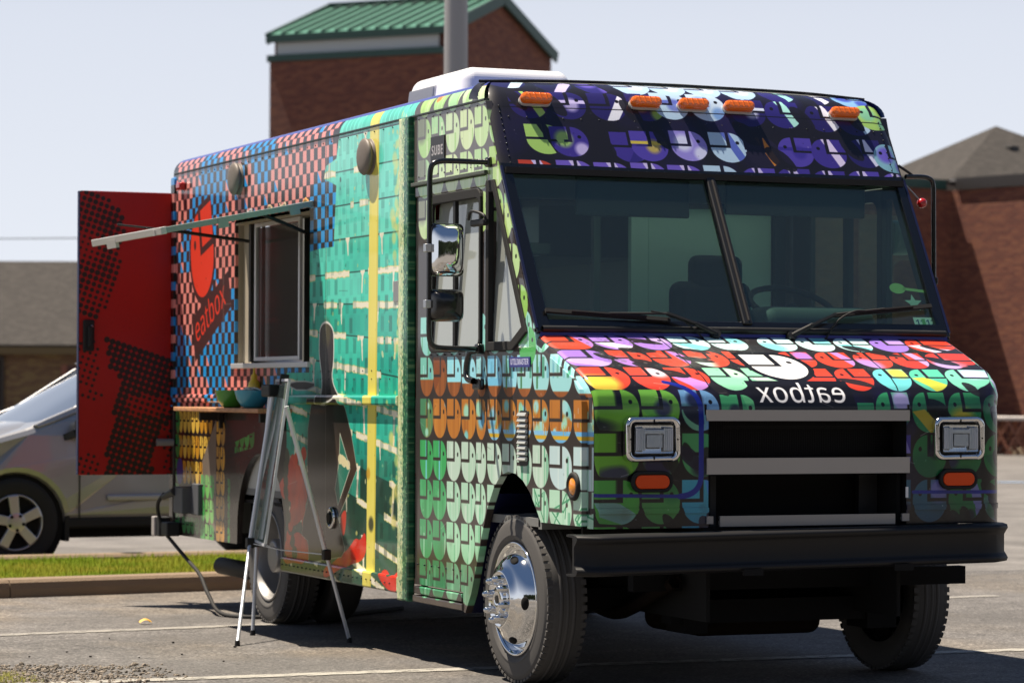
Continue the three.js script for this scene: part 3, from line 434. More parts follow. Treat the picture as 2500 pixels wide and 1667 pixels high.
// worn stall lines
const paintAlpha = dataTex(1024, 64, (i, j) => { const e = Math.min(j, 63 - j) / 10, n = fbm(i / 14, j / 9, 4, 64) * 1.25 + HN[(i * 57 + j * 331) & 65535] * 0.35 - 0.42, v = 255 * Math.max(0, Math.min(1, (n + Math.min(0, e - 0.8) * 0.35) * 3.2)); return [v, v, v]; }, false);
function stallLine(x0, z0, x1, z1, w, c, rep) {
  const L = Math.hypot(x1 - x0, z1 - z0), a = paintAlpha.clone(); a.repeat.set(L / 4, 1); a.needsUpdate = true;
  const g = new THREE.PlaneGeometry(L, w).rotateX(-Math.PI / 2).rotateY(-Math.atan2(z1 - z0, x1 - x0)).translate((x0 + x1) / 2, 0.004, (z0 + z1) / 2);
  tag(mk('painted_stall_line', g, std(c, 0.8, 0, { alphaMap: a, transparent: true })), null, null, null, 'structure');
}
stallLine(-7, -2.93, 5.5, -4.4, 0.14, 0x8f8c86); stallLine(-6, -0.83, 7.5, -0.66, 0.14, 0x9c9991);
stallLine(15, -27.9, 30, -23.6, 0.35, 0x7fa0c4);
// island: two kerbs with grass between them
function kerb(x0, z0, x1, z1, w, h) {
  const L = Math.hypot(x1 - x0, z1 - z0), prof = [[0, -0.1], [w, -0.1], [w, h - 0.01], [w - 0.015, h], [0.035, h], [0.012, h - 0.02], [0, h - 0.06]];
  const d = V(x1 - x0, 0, z1 - z0).normalize(); const parts = []; const n = Math.round(L / 3);
  const kt = std(lin(0.22, 0.16, 0.105), 0.9, 0, { bumpMap: asphaltBump, bumpScale: 0.004 });
  const g = thing('kerb', [x0, 0, z0]); tag(g, null, null, null, 'structure');
  for (let i = 0; i < n; i++) { // away from the viewer is -z, profile x runs that way
    const s = ext(prof, L / n - 0.008).applyMatrix4(new THREE.Matrix4().makeBasis(V(d.z, 0, -d.x), V(0, 1, 0), d)).translate(d.x * i * L / n, 0, d.z * i * L / n); mk('kerb_stone', s, kt, g); }
}
kerb(-10.5, -5.06, 5.5, -7.43, 0.25, 0.12);
kerb(-10.5, -8.85, 5.5, -9.45, 0.25, 0.12);
kerb(5.5, -7.43, 5.5, -9.7, 0.25, 0.12);
{
  const soil = dataTex(256, 256, (i, j) => { const f = fbm(i / 24, j / 24, 4, 16), n = HN[(i * 91 + j * 57) & 65535]; return [84 + f * 40 + n * 22, 96 + f * 30 + n * 20, 40 + f * 10 + n * 10]; });
  const s = new THREE.Shape([[-10.5, 5.28], [5.4, 7.62], [5.4, 9.47], [-10.5, 8.87]].map(p => new THREE.Vector2(...p)));
  const sg = uvBy(new THREE.ShapeGeometry(s).rotateX(-Math.PI / 2).translate(0, 0.06, 0), (x, y, z) => [x, z]);
  tag(mk('island_soil', sg, std(0xffffff, 0.95, 0, { map: soil })), null, null, null, 'structure');
  const p = [], nn = []; // a tuft of blades
  for (let k = 0; k < 9; k++) { const a = k * 0.7 + rr(0, 0.5), r = rr(0, 0.03), h = rr(0.025, 0.06), w = 0.004, bx = Math.cos(a * 3) * r, bz = Math.sin(a * 3) * r, lx = Math.cos(a) * h * 0.45, lz = Math.sin(a) * h * 0.45, px = -Math.sin(a) * w, pz = Math.cos(a) * w;
    p.push(bx - px, 0, bz - pz, bx + px, 0, bz + pz, bx + lx, h, bz + lz); for (let q = 0; q < 3; q++) nn.push(Math.cos(a) * 0.3, 0.95, Math.sin(a) * 0.3); }
  const bg = new THREE.BufferGeometry(); bg.setAttribute('position', new THREE.Float32BufferAttribute(p, 3)); bg.setAttribute('normal', new THREE.Float32BufferAttribute(nn, 3));
  const N = 26000, im = new THREE.InstancedMesh(bg, phys(0xffffff, 1, { side: THREE.DoubleSide, specularIntensity: 0.1, transmission: 0.25, thickness: 0 }), N), m = new THREE.Matrix4(), q = new THREE.Quaternion(), c = new THREE.Color();
  let i = 0; while (i < N) { const x = rr(-6, 5), t = rnd(), zA = -5.06 + (x + 10.5) * -0.148 - 0.26, zB = -8.85 + (x + 10.5) * -0.0375; const z = zA + (zB - zA) * t; if (fbm(x * 2, z * 2, 3) < 0.36) { if (rnd() < 0.7) continue; }
    const dry = fbm(x * 1.4 + 9, z * 1.7, 3); q.setFromAxisAngle(V(0, 1, 0), rr(0, 6.28)); const s = rr(0.7, 1.35); m.compose(V(x, 0.055, z), q, V(s, s * rr(0.7, 1.3), s)); im.setMatrixAt(i, m);
    const d = Math.max(0, Math.min(1, (dry - 0.42) * 3 + rr(-0.25, 0.25))); c.setRGB(0.1 + 0.1 * d, 0.15 + 0.03 * d, 0.006 + 0.014 * d); im.setColorAt(i, c); i++; }
  im.name = 'grass'; tag(im, 'sunny short grass strip between the two kerbs', 'grass', null, 'stuff'); im.castShadow = im.receiveShadow = true; scene.add(im);
  // gritty corner in the left foreground
  const st = new THREE.IcosahedronGeometry(1, 0), NS = 3200, sm = new THREE.InstancedMesh(st, std(0xffffff, 0.95), NS);
  for (let k = 0; k < NS; k++) { const e = Math.abs(rr(-1, 1) + rr(-1, 1)) * 0.8, x = -2.75 + e * 0.95 + rr(-0.1, 0.1), z = -1.25 + rr(-0.75, 0.75) * (1 - e * 0.3) + e * 0.1, s = rr(0.003, 0.009) * (rnd() < 0.04 ? 1.8 : 1); q.setFromEuler(new THREE.Euler(rr(0, 6), rr(0, 6), 0)); m.compose(V(x, s * 0.3, z), q, V(s * 1.3, s * 0.8, s)); sm.setMatrixAt(k, m); const g = rr(0.08, 0.3); c.setRGB(g * 1.1, g * 0.93, g * 0.74); sm.setColorAt(k, c); }
  sm.name = 'gravel'; tag(sm, 'loose brown grit at the lower left corner of the asphalt', 'gravel', null, 'stuff'); sm.castShadow = sm.receiveShadow = true; scene.add(sm);
  const NT = 420, tm = new THREE.InstancedMesh(bg, im.material, NT);
  for (let k = 0; k < NT; k++) { const x = rr(-2.9, -2.02), z = rr(-1.35, -0.85); q.setFromAxisAngle(V(0, 1, 0), rr(0, 6.28)); const s = rr(0.4, 0.8) * (x < -2.2 ? 1 : 0.6); m.compose(V(x, 0, z), q, V(s, s, s)); tm.setMatrixAt(k, m); c.setRGB(0.2, 0.2, 0.05); tm.setColorAt(k, c); }
  tm.name = 'weeds'; tag(tm, 'tuft of weeds in the grit at the lower left corner', 'weeds', null, 'stuff'); scene.add(tm);
}

// ------------------------------------------------------------------ buildings
const brickTex = (r, g, b, mr, mg, mb) => dataTex(1024, 1024, (i, j) => { // tile 1.6 m x 1.6 m: 8 x 24 bricks
  const row = Math.floor(j / 42.67), fy = j / 42.67 - row, off = row % 2 ? 0.5 : 0, bx = i / 128 + off, col = Math.floor(bx) % 8, fx = bx - Math.floor(bx);
  const n = HN[(i * 379 + j * 1217) & 65535]; if (fy < 0.16 || fx < 0.055) return [mr + n * 20, mg + n * 18, mb + n * 16];
  const t = HN[(col * 37 + row * 211 + 5) & 65535], k = 0.84 + 0.3 * t + (n - 0.5) * 0.16 + (fbm(i / 40, j / 40, 3, 16) - 0.5) * 0.1; return [r * k, g * k * (0.92 + 0.16 * t), b * k]; });
const brickBump = dataTex(512, 512, (i, j) => { const row = Math.floor(j / 21.33), fy = j / 21.33 - row, bx = i / 64 + (row % 2 ? 0.5 : 0), fx = bx - Math.floor(bx); const v = fy < 0.16 || fx < 0.055 ? 60 : 190 + HN[(i * 7 + j * 91) & 65535] * 40; return [v, v, v]; }, false);
const brick = (t) => { const m = t.clone(); m.repeat.set(1 / 1.6, 1 / 1.6); m.needsUpdate = true; const b = brickBump.clone(); b.repeat.set(1 / 1.6, 1 / 1.6); b.needsUpdate = true; return std(0xffffff, 0.9, 0, { map: m, bumpMap: b, bumpScale: 0.008 }); };
const uvWall = g => { const q = g.index ? g.toNonIndexed() : g; const n = q.attributes.normal, p = q.attributes.position, uv = new Float32Array(p.count * 2); for (let i = 0; i < p.count; i++) { const ax = Math.abs(n.getX(i)), ay = Math.abs(n.getY(i)), az = Math.abs(n.getZ(i)); uv[2 * i] = ay > 0.9 ? p.getX(i) : az > ax ? p.getX(i) : p.getZ(i); uv[2 * i + 1] = ay > 0.9 ? p.getZ(i) : p.getY(i); } q.setAttribute('uv', new THREE.BufferAttribute(uv, 2)); return q; };
const redBrick = brick(brickTex(116, 66, 51, 108, 84, 72)), brownBrick = brick(brickTex(108, 84, 58, 112, 94, 72));
const shingleT = dataTex(512, 512, (i, j) => { const row = Math.floor(j / 32), fy = (j % 32) / 32, c = Math.floor(i / 40 + (row % 2) * 0.5), t = HN[(c * 31 + row * 97) & 65535], n = HN[(i * 379 + j * 1217) & 65535]; const v = (fy < 0.12 ? 88 : 118 + t * 30) + (n - 0.5) * 36; return [v * 1.02, v * 0.98, v * 0.94]; });
const shingle = (() => { const t = shingleT.clone(); t.repeat.set(1 / 2.2, 1 / 2.2); t.needsUpdate = true; return std(lin(0.165, 0.16, 0.158), 0.95, 0, { map: t }); })();
const greenMetal = phys(lin(0.09, 0.27, 0.19), 0.42, { clearcoat: 0.4, clearcoatRoughness: 0.3 }), greenTrim = std(lin(0.02, 0.062, 0.048), 0.5), tanTrim = std(lin(0.12, 0.08, 0.03), 0.7);
const slab = (pts, th) => { // a flat quad/triangle given by points, with thickness downwards
  const n = new THREE.Vector3().crossVectors(pts[1].clone().sub(pts[0]), pts[2].clone().sub(pts[0])).normalize(); if (n.y < 0) { pts.reverse(); n.negate(); }
  const lo = pts.map(p => p.clone().addScaledVector(n, -th)), pos = [], k = pts.length; const tri = (a, b, c) => pos.push(a.x, a.y, a.z, b.x, b.y, b.z, c.x, c.y, c.z);
  for (let i = 1; i < k - 1; i++) { tri(pts[0], pts[i], pts[i + 1]); tri(lo[0], lo[i + 1], lo[i]); } for (let i = 0; i < k; i++) { const j = (i + 1) % k; tri(pts[i], lo[i], lo[j]); tri(pts[i], lo[j], pts[j]); }
  const g = new THREE.BufferGeometry(); g.setAttribute('position', new THREE.Float32BufferAttribute(pos, 3)); g.computeVertexNormals();
  const u = pts[1].clone().sub(pts[0]).normalize(), w = new THREE.Vector3().crossVectors(n, u); return uvBy(g, (x, y, z) => { const q = V(x, y, z).sub(pts[0]); return [q.dot(u), q.dot(w)]; }); };

{ // low brick house with a grey hipped roof, far left
  const b = thing('brick_house', [12.57, 0, -66.37], -0.397); tag(b, 'low brown brick house with a grey shingle roof behind the silver car', 'house');
  const L = -34, Rr = 4.6, D = -11, ev = 2.66, rg = 5.2;
  mk('wall', uvWall(merge([box(1.62 - L, 2.6, 0.3, (1.62 + L) / 2, 1.3, -0.6), box(Rr - 0.4 - 2.7, 2.6, 0.3, (Rr - 0.4 + 2.7) / 2, 1.3, -0.6), box(1.08, 0.5, 0.3, 2.16, 2.35, -0.6), box(0.3, 2.6, -D - 1.4, Rr - 0.55, 1.3, D / 2), box(0.3, 2.6, -D - 1.4, L + 0.55, 1.3, D / 2), box(Rr - L - 1, 2.6, 0.3, (Rr + L) / 2, 1.3, D + 0.6)])), brownBrick, b);
  mk('fascia', merge([box(Rr - L, 0.26, 0.08, (Rr + L) / 2, ev - 0.13, -0.02), box(0.08, 0.26, -D, Rr - 0.02, ev - 0.13, D / 2), box(Rr - L, 0.04, 0.55, (Rr + L) / 2, ev - 0.24, -0.3)]), tanTrim, b);
  const r = mk('roof', slab([V(L - 0.1, ev, 0.05), V(Rr + 0.1, ev, 0.05), V(Rr - 2.6, rg, -5.4), V(L + 2.6, rg, -5.4)], 0.08), shingle, b);
  mk('roof', slab([V(L - 0.1, ev, D), V(Rr + 0.1, ev, D), V(Rr - 2.6, rg, -5.4), V(L + 2.6, rg, -5.4)], 0.08), shingle, b); mk('roof', slab([V(Rr + 0.1, ev, 0.05), V(Rr + 0.1, ev, D), V(Rr - 2.6, rg, -5.4)], 0.08), shingle, b); mk('roof', slab([V(L - 0.1, ev, 0.05), V(L - 0.1, ev, D), V(L + 2.6, rg, -5.4)], 0.08), shingle, b);
  const fr = mk('door_frame', merge([box(0.16, 2.12, 0.12, 1.71, 1.06, -0.48), box(0.16, 2.12, 0.12, 2.61, 1.06, -0.48)]), std(lin(0.2, 0.07, 0.04), 0.6), b);
  const dr = mk('door', box(0.74, 2.1, 0.06, 2.16, 1.05, -0.52), std(lin(0.07, 0.025, 0.02), 0.5), b); mk('handle', new THREE.SphereGeometry(0.04, 8, 6).translate(2.4, 1, -0.45), M.alu, dr);
  for (const wx of [-0.6, -6.5, -13, -20]) { const w = mk('window', box(1.1, 1.3, 0.06, wx, 1.6, -0.44), std(0x0c0f12, 0.08), b); mk('window_frame', merge([box(1.3, 0.1, 0.1, wx, 2.3, -0.42), box(1.3, 0.1, 0.12, wx, 0.9, -0.42), box(0.1, 1.3, 0.1, wx - 0.6, 1.6, -0.42), box(0.1, 1.3, 0.1, wx + 0.6, 1.6, -0.42)]), std(0x2a211b, 0.6), w); }
}
{ // brick tower with green metal roof
  const b = thing('brick_tower', [25.53, 0, -66.24], -0.831); tag(b, 'tall red brick building with a green ribbed metal gable roof', 'building');
  const Wd = 5.75, Dp = 7.9, ct = 11.3, ev = 12.13, rg = 13.45, zm = -Dp / 2;
  mk('wall', uvWall(merge([box(Wd, ct, 0.3, -Wd / 2, ct / 2, -0.15), box(0.3, ct, Dp - 0.3, -Wd + 0.15, ct / 2, zm - 0.15), box(Wd - 0.6, ct, 0.3, -Wd / 2, ct / 2, -Dp + 0.15)])), redBrick, b);
  mk('gable_wall', uvWall(ext([[-Dp, 0], [-0.3, 0], [-0.3, ct], [-0.3, ev - 0.05], [zm, rg - 0.14], [-Dp, ev - 0.05]], 0.3).rotateY(-Math.PI / 2)), redBrick, b);
  mk('gable_wall', uvWall(ext([[-Dp, ct], [-0.3, ct], [-0.3, ev - 0.05], [zm, rg - 0.14], [-Dp, ev - 0.05]], 0.3).rotateY(-Math.PI / 2).translate(-Wd + 0.3, 0, 0)), redBrick, b);
  mk('coping', merge([box(Wd + 0.14, 0.2, 0.3, -Wd / 2, ct + 0.102, -0.08), box(0.34, 0.2, 0.5, -0.13, ct + 0.102, -0.49)]), greenTrim, b);
  mk('clerestory_band', box(Wd - 0.34, 0.72, 0.12, -Wd / 2 - 0.0, ct + 0.5, -0.19), std(lin(0.5, 0.53, 0.54), 0.7), b);
  const e0 = 0.02, x0 = -Wd - 0.06, x1 = 0.16, th = 0.07, sl = (rg - ev) / -zm, ey = ev + 0 - sl * e0;
  const rf = mk('roof', slab([V(x0, ey, e0), V(x1, ey, e0), V(x1, rg, zm), V(x0, rg, zm)], th), greenMetal, b);
  mk('roof', slab([V(x0, ey, -Dp - e0), V(x1, ey, -Dp - e0), V(x1, rg, zm), V(x0, rg, zm)], th), greenMetal, b);
  for (let k = 0; k <= 13; k++) { const xx = x0 + 0.04 + k * (x1 - x0 - 0.08) / 13; mk('seam', beam(V(xx, ey + 0.03, e0), V(xx, rg + 0.03, zm), 0.07, 0.09), greenTrim, rf); }
  mk('ridge_cap', box(x1 - x0, 0.09, 0.34, (x0 + x1) / 2, rg + 0.06, zm), greenTrim, b);
  mk('eave_trim', box(x1 - x0 + 0.06, 0.22, 0.12, (x0 + x1) / 2, ey - 0.13, e0 + 0.02), greenTrim, b);
  for (const s of [0, 1]) for (const xx of [x1 + 0.03, x0 - 0.03]) mk('rake_trim', beam(V(xx, ey - 0.12, s ? -Dp - e0 : e0), V(xx, rg - 0.06, zm), 0.08, 0.34), greenTrim, b);
}
{ // brick building on the right with a pyramid roof
  const w = 70, u = (2188 / 0.9408 - 1250) / 7095.3, yaw = 0.39728, pitchV = (833.5 - 918 / 0.9408) / 7095.3;
  const fx = Math.sin(yaw), fz = -Math.cos(yaw), rx = Math.cos(yaw), rz = Math.sin(yaw);
  const kx = -5.352 + w * (fx + rx * u), kz = 12.806 + w * (fz + rz * u);
  const b = thing('brick_hall', [kx, 0, kz], -(yaw - 48 * Math.PI / 180 * -1)); tag(b, 'red brick hall with a dark gutter and a grey pyramid roof at the right edge', 'building');
  const H = 6.3;
  mk('wall', uvWall(merge([box(16, H, 0.3, 8, H / 2, -0.15)])), redBrick, b);
  mk('wing_wall', uvWall(merge([box(0.3, H, 7, -0.15, H / 2, 3.2), box(6, H, 0.3, -3.3, H / 2, 6.55)])), redBrick, b);
  mk('gutter', merge([box(16, 0.28, 0.07, 8.16, H + 0.15, 0.03)]), std(lin(0.035, 0.03, 0.028), 0.5), b);
  mk('eave_trim', merge([box(0.34, 0.24, 6.7, -0.12, H + 0.12, 3.62), box(6, 0.24, 0.3, -3.3, H + 0.12, 6.7)]), greenTrim, b);
  mk('footing', box(16, 0.14, 0.9, 8, 0.07, 0.45), std(lin(0.34, 0.26, 0.18), 0.9), b);
  // pyramid: its near corner sits over the inner corner of the walls
  const cx = -1.94, cz = -4.11, e = H + 0.3, ap = V(cx, 8.25, cz), C = [[1.78, 3.94], [3.94, -1.78], [-1.78, -3.94], [-3.94, 1.78]].map(q => V(cx + q[0], e, cz + q[1]));
  for (let i = 0; i < 4; i++) mk('roof', slab([C[i].clone(), C[(i + 1) % 4].clone(), ap.clone()], 0.1), shingle, b);
  mk('flat_roof', box(16, 0.06, 9, 7.9, e - 0.05, -4.52), std(lin(0.2, 0.2, 0.2), 0.9), b); mk('flat_roof', box(6.2, 0.06, 14, -3.3, e - 0.16, -0.4), std(lin(0.2, 0.2, 0.2), 0.9), b);
  mk('roof_vent', rbox(0.3, 0.16, 0.3, 0.03, cx + 1.05, 7.55, cz + 0.72), M.black, b);
  // pale topped folding stands by its wall
  for (let i = 0; i < 3; i++) { const s = thing('folding_stand', [kx, 0, kz]); b.updateMatrixWorld(true); const lp = V(2.3 + i * 0.42, 0.0, 1.35 + i * 0.05).applyMatrix4(b.matrixWorld); s.position.copy(lp); s.rotation.y = b.rotation.y + 0.2 * i;
    tag(s, ['leftmost brown folding stand with a pale top by the brick hall wall', 'middle brown folding stand with a pale top by the brick hall wall', 'rightmost brown folding stand with a pale top by the brick hall wall'][i], 'stand', 'folding stands along the hall wall');
    const wood = std(lin(0.22, 0.085, 0.05), 0.6); for (const d of [-1, 1]) for (const q of [-1, 1]) mk('leg', beam(V(-0.25 * q, 0, 0.2 * d), V(0.2 * q, 0.8, 0.2 * d), 0.05, 0.05), wood, s); mk('top', rbox(0.6, 0.1, 0.5, 0.04, 0, 0.84, 0), std(lin(0.5, 0.46, 0.44), 0.6), s); }
}
{ // steel light pole behind the truck
  const p = thing('light_pole', [6.425, 0, -16.89]); tag(p, 'tall grey steel light pole rising behind the roof unit', 'light pole');
  const g = std(lin(0.33, 0.325, 0.33), 0.55, 0.25, { bumpMap: asphaltBump, bumpScale: 0.0008 });
  mk('pole', cyl(0.12, 0.142, 9, 32).translate(0, 4.6, 0), g, p); mk('base_plate', merge([box(0.45, 0.04, 0.45, 0, 0.62, 0), cyl(0.32, 0.32, 0.6).translate(0, 0.3, 0)]), std(lin(0.3, 0.29, 0.27), 0.9), p);
  mk('arm', bar(V(0, 8.95, 0), V(-1.2, 9.2, 0), 0.05, 12), g, p); mk('lamp_head', rbox(0.75, 0.16, 0.35, 0.05, -1.5, 9.2, 0), g, p);
}
{ // added dark greenery out of frame to the left, for the truck's gloss to mirror
  const N = 9000, q = new THREE.Quaternion(), m = new THREE.Matrix4(), c = new THREE.Color(); const leaf = merge([0, 1, 2].map(k => new THREE.CircleGeometry(0.2, 5).scale(1, 0.6, 1).rotateX(k * 1.1).rotateY(k * 2.1)));
  const im = new THREE.InstancedMesh(leaf, std(0xffffff, 0.8, 0, { side: THREE.DoubleSide }), N);
  for (let i = 0; i < N; i++) { const x = rr(-30, -0.6), h = (x > -8.4 ? 3.5 + 0.9 * fbm(x * 0.5, 3, 3) : 1.5 + 0.5 * fbm(x * 0.5, 3, 3)), y = h * Math.sqrt(rnd()), w = 1.1 * Math.sqrt(Math.max(0.1, 1 - (y / h) ** 3)); q.setFromEuler(new THREE.Euler(rr(0, 6), rr(0, 6), rr(0, 6))); const s = rr(0.7, 1.4); m.compose(V(x, y, -25.5 + rr(-w, w)), q, V(s, s, s)); im.setMatrixAt(i, m); const g = rr(0.6, 1.2); c.setRGB(0.035 * g, 0.06 * g, 0.02 * g); im.setColorAt(i, c); }
  im.name = 'added_hedge'; tag(im, 'added dark greenery out of frame to the left, mirrored in the truck gloss', 'added_hedge', null, 'stuff'); im.castShadow = im.receiveShadow = true; scene.add(im);
}
{ // added unseen wood behind the viewer, hides the low sky from the truck's front
  const N = 16000, q = new THREE.Quaternion(), m = new THREE.Matrix4(), c = new THREE.Color(); const leaf = merge([0, 1, 2].map(k => new THREE.CircleGeometry(0.75, 5).scale(1, 0.6, 1).rotateX(k * 1.1).rotateY(k * 2.1)));
  const im = new THREE.InstancedMesh(leaf, std(0xffffff, 0.85, 0, { side: THREE.DoubleSide }), N);
  for (let i = 0; i < N; i++) { const x = rr(-75, 90), h = 8.5 + 5 * fbm(x * 0.12, 8, 3), y = h * Math.sqrt(rnd()), w = 3.5 * Math.sqrt(Math.max(0.08, 1 - (y / h) ** 3)); q.setFromEuler(new THREE.Euler(rr(0, 6), rr(0, 6), rr(0, 6))); const s = rr(0.6, 1.4); m.compose(V(x, y, 44 - 0.004 * x * x + rr(-w, w)), q, V(s, s, s)); im.setMatrixAt(i, m); const g = rr(0.6, 1.3); c.setRGB(0.035 * g, 0.055 * g, 0.02 * g); im.setColorAt(i, c); }
  im.name = 'added_woods'; tag(im, 'added dark wood behind the viewer that blocks low sky from the truck front', 'added_woods', null, 'stuff'); im.castShadow = im.receiveShadow = true; scene.add(im);
}
// ------------------------------------------------------------------ the food truck (front towards +z, its long side on x = 0)
const W0 = 2.244, ZR = -5.74;
const truck = thing('food_truck', [1.122, 0, -2.4]);
tag(truck, 'step van food truck wrapped in colourful printed emblems, chequers and painted brick', 'food truck');
const T = (name, geo, mat, parent = truck) => inWorld(name, geo, mat, parent);
{
  // --- long side with the serving window
  const arch = [], N = 18; for (let i = 0; i <= N; i++) { const a = Math.PI - Math.PI * i / N; arch.push([-3.84 + 0.465 * Math.cos(a), 0.54 + 0.48 * Math.sin(a)]); }
  const win = rect(-4.37, 1.55, -2.94, 2.425);
  T('side_panel', uvSide(sidePlate([[ZR, 0.45], ...arch.map((p, i) => i === 0 ? [-4.305, 0.455] : p).slice(0, -1), [-3.38, 0.55], [-3.39, 0.34], [-1.42, 0.34], [-1.42, 2.815], [ZR, 2.815]], 0, 0.035, [win])), M.side);
  T('rear_corner_post', uvSide(sidePlate(rrect(ZR - 0.03, 0.45, ZR + 0.055, 2.8, 0.02), -0.012, 0.05, [], 0.006)), M.side);
  T('belt_rail', uvSide(sidePlate([[ZR + 0.06, 1.318], [-1.43, 1.318], [-1.43, 1.372], [ZR + 0.06, 1.372]], -0.032, 0.04, [], 0.012)), M.side);
  T('skirt_rail', uvSide(sidePlate([[-3.39, 0.34], [-1.43, 0.34], [-1.43, 0.428], [-3.39, 0.428]], -0.022, 0.03, [], 0.01)), M.side);
  T('door_post', uvSide(sidePlate(rect(-1.432, 0.305, -1.285, 2.82), -0.028, 0.05, [], 0.012)), M.side);
  T('door_track', sidePlate(rect(-1.286, 0.32, -1.238, 2.45), 0.055, 0.02), M.dark);
  // --- sliding door and cab side
  const door = [[-1.243, 0.4], [-0.615, 0.4], [-0.57, 0.4], [-0.485, 0.66], [-0.4, 0.9], [-0.335, 1.1], [-0.296, 1.3], [-0.287, 1.6], [-0.283, 2.445], [-1.243, 2.445]];
  T('sliding_door', uvSide(sidePlate(door, 0.004, 0.03, [rrect(-1.045, 1.595, -0.332, 2.385, 0.06)], 0.003)), M.side);
  T('door_window_frame', sidePlate(rrect(-1.05, 1.59, -0.338, 2.392, 0.062), -0.008, 0.03, [rrect(-1.026, 1.614, -0.362, 2.345, 0.045)], 0.004), M.rubber);
  const sg = new THREE.MeshPhysicalMaterial({ color: lin(0.52, 0.56, 0.53), roughness: 0.03, transmission: 0.45, thickness: 0, ior: 1.9 }); const lean = g => g.translate(-0.012, -1.6, 0).rotateZ(-0.05).translate(0.012, 1.6, 0); T('door_window', lean(sidePlate(rrect(-1.03, 1.612, -0.35, 2.37, 0.05), 0.012, 0.004)), sg);  // pale grey in the pane colour stands in for reflected sky
  T('window_bar', sidePlate(rect(-0.72, 1.61, -0.69, 2.36), 0.0, 0.02), M.black);
  each('step_rail', [uvSide(sidePlate(rect(-1.25, 0.31, -0.56, 0.345), -0.008, 0.05, [], 0.006)), uvSide(sidePlate(rect(-1.25, 0.352, -0.58, 0.392), -0.002, 0.04, [], 0.006))], M.side, truck);
  const wa = [[-0.535, 0.3], [-0.458, 0.4], [-0.385, 0.55], [-0.318, 0.7], [-0.25, 0.83], [-0.17, 0.93], [-0.08, 0.995], [0.01, 1.012], [0.1, 1.005], [0.19, 0.975], [0.27, 0.925], [0.33, 0.868], [0.375, 0.82], [0.403, 0.788]];
  const cab = [[-1.43, 2.815], [-1.43, 2.823], [-0.295, 2.815], [-0.262, 2.72], [-0.115, 2.462], [0.322, 1.686], [0.345, 1.612], [0.56, 1.534], [0.77, 1.452], [0.835, 1.405], [0.862, 1.35], [0.865, 1.28], [0.865, 0.788], ...wa.slice().reverse(), [-0.56, 0.31], [-0.562, 0.4], [-0.477, 0.66], [-0.392, 0.9], [-0.327, 1.1], [-0.288, 1.3], [-0.279, 1.6], [-0.277, 2.452], [-1.285, 2.452], [-1.285, 2.815]];
  const qw = [[-0.232, 2.39], [-0.232, 1.62], [0.06, 1.62], [0.205, 1.69], [-0.175, 2.39]];
  T('cab_panel', uvSide(sidePlate(cab.slice(2), 0, 0.035, [qw])), M.side);
  T('quarter_window_frame', sidePlate([[-0.262, 2.42], [-0.262, 1.59], [0.07, 1.59], [0.245, 1.675], [-0.165, 2.42]], -0.012, 0.03, [[[-0.222, 2.36], [-0.222, 1.635], [0.055, 1.635], [0.185, 1.7], [-0.172, 2.36]]], 0.004), M.rubber);
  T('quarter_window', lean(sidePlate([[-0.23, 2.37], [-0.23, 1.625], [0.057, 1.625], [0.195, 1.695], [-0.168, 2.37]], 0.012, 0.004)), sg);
  T('drip_rail', sidePlate(rect(ZR + 0.02, 2.814, -0.3, 2.826), -0.006, 0.03, [], 0.003), std(0x2c3436, 0.5)); T('door_drip_rail', sidePlate(rect(-1.27, 2.452, -0.26, 2.472), -0.02, 0.03, [], 0.004), std(0x4a5048, 0.5));
  T('door_header', uvSide(sidePlate(rect(-1.25, 2.395, -0.27, 2.45), -0.004, 0.03, [], 0.006)), M.side);
  // --- roof with rounded edges
  const prof = []; for (let i = 0; i <= 8; i++) { const a = Math.PI - i / 8 * Math.PI / 2; prof.push([0.115 + 0.115 * Math.cos(a), 2.822 + 0.105 * Math.sin(a)]); }
  const L = [0]; for (let i = 1; i < prof.length; i++) L.push(L[i - 1] + Math.hypot(prof[i][0] - prof[i - 1][0], prof[i][1] - prof[i - 1][1]));
  const zf = j => -0.31 - 0.16 * Math.pow(j / 8, 1.6);
  T('roof_edge', grid(30, 4, (u, v, i, j) => { const f = zf(j); return [prof[j][0], prof[j][1], ZR + (f - ZR) * u]; }, (q, u, v, i, j) => SIDE.uv(q[2], 2.822 + L[j] * 0.55)), M.side);
  T('roof', [grid(1, 4, (u, v, i, j) => [prof[4 + j][0], prof[4 + j][1], ZR + (zf(4 + j) - ZR) * u]), grid(4, 8, (u, v) => [0.115 + (W0 - 0.23) * v, 2.927 + 0.035 * Math.sin(v * Math.PI), ZR + (-1.22 - ZR) * u]), grid(1, 8, (u, v, i, j) => [W0 - prof[8 - j][0], prof[8 - j][1], ZR + (zf(8 - j) - ZR) * u])], phys(0x2f3f9a, 0.4, { clearcoat: 0.6, clearcoatRoughness: 0.2, side: THREE.DoubleSide }));
  T('added_roof_light_panel', grid(1, 8, (u, v) => [0.115 + (W0 - 0.23) * v, 2.927 + 0.035 * Math.sin(v * Math.PI), -1.22 + (-0.47 + 1.22) * u]), new THREE.MeshPhysicalMaterial({ color: lin(0.7, 0.75, 0.75), roughness: 1, transmission: 0.26, thickness: 0, side: THREE.DoubleSide }));  // added see-through roof section, lets sun in to brighten the cab partition
  const rear = [[0.035, 0.45], [W0 - 0.035, 0.45], [W0 - 0.035, 2.82], [W0 - 0.115, 2.93], [0.115, 2.93], [0.035, 2.82]];
  T('rear_panel', ext(rear, 0.03, [rect(0.2, 0.82, 0.9, 2.7), rect(1.3, 0.82, 2.05, 2.7)]).translate(0, 0, ZR), M.interior);
  T('rear_door', rbox(0.78, 1.9, 0.03, 0.008, 1.675, 1.76, ZR - 0.01), phys(0xb0160f, 0.5));
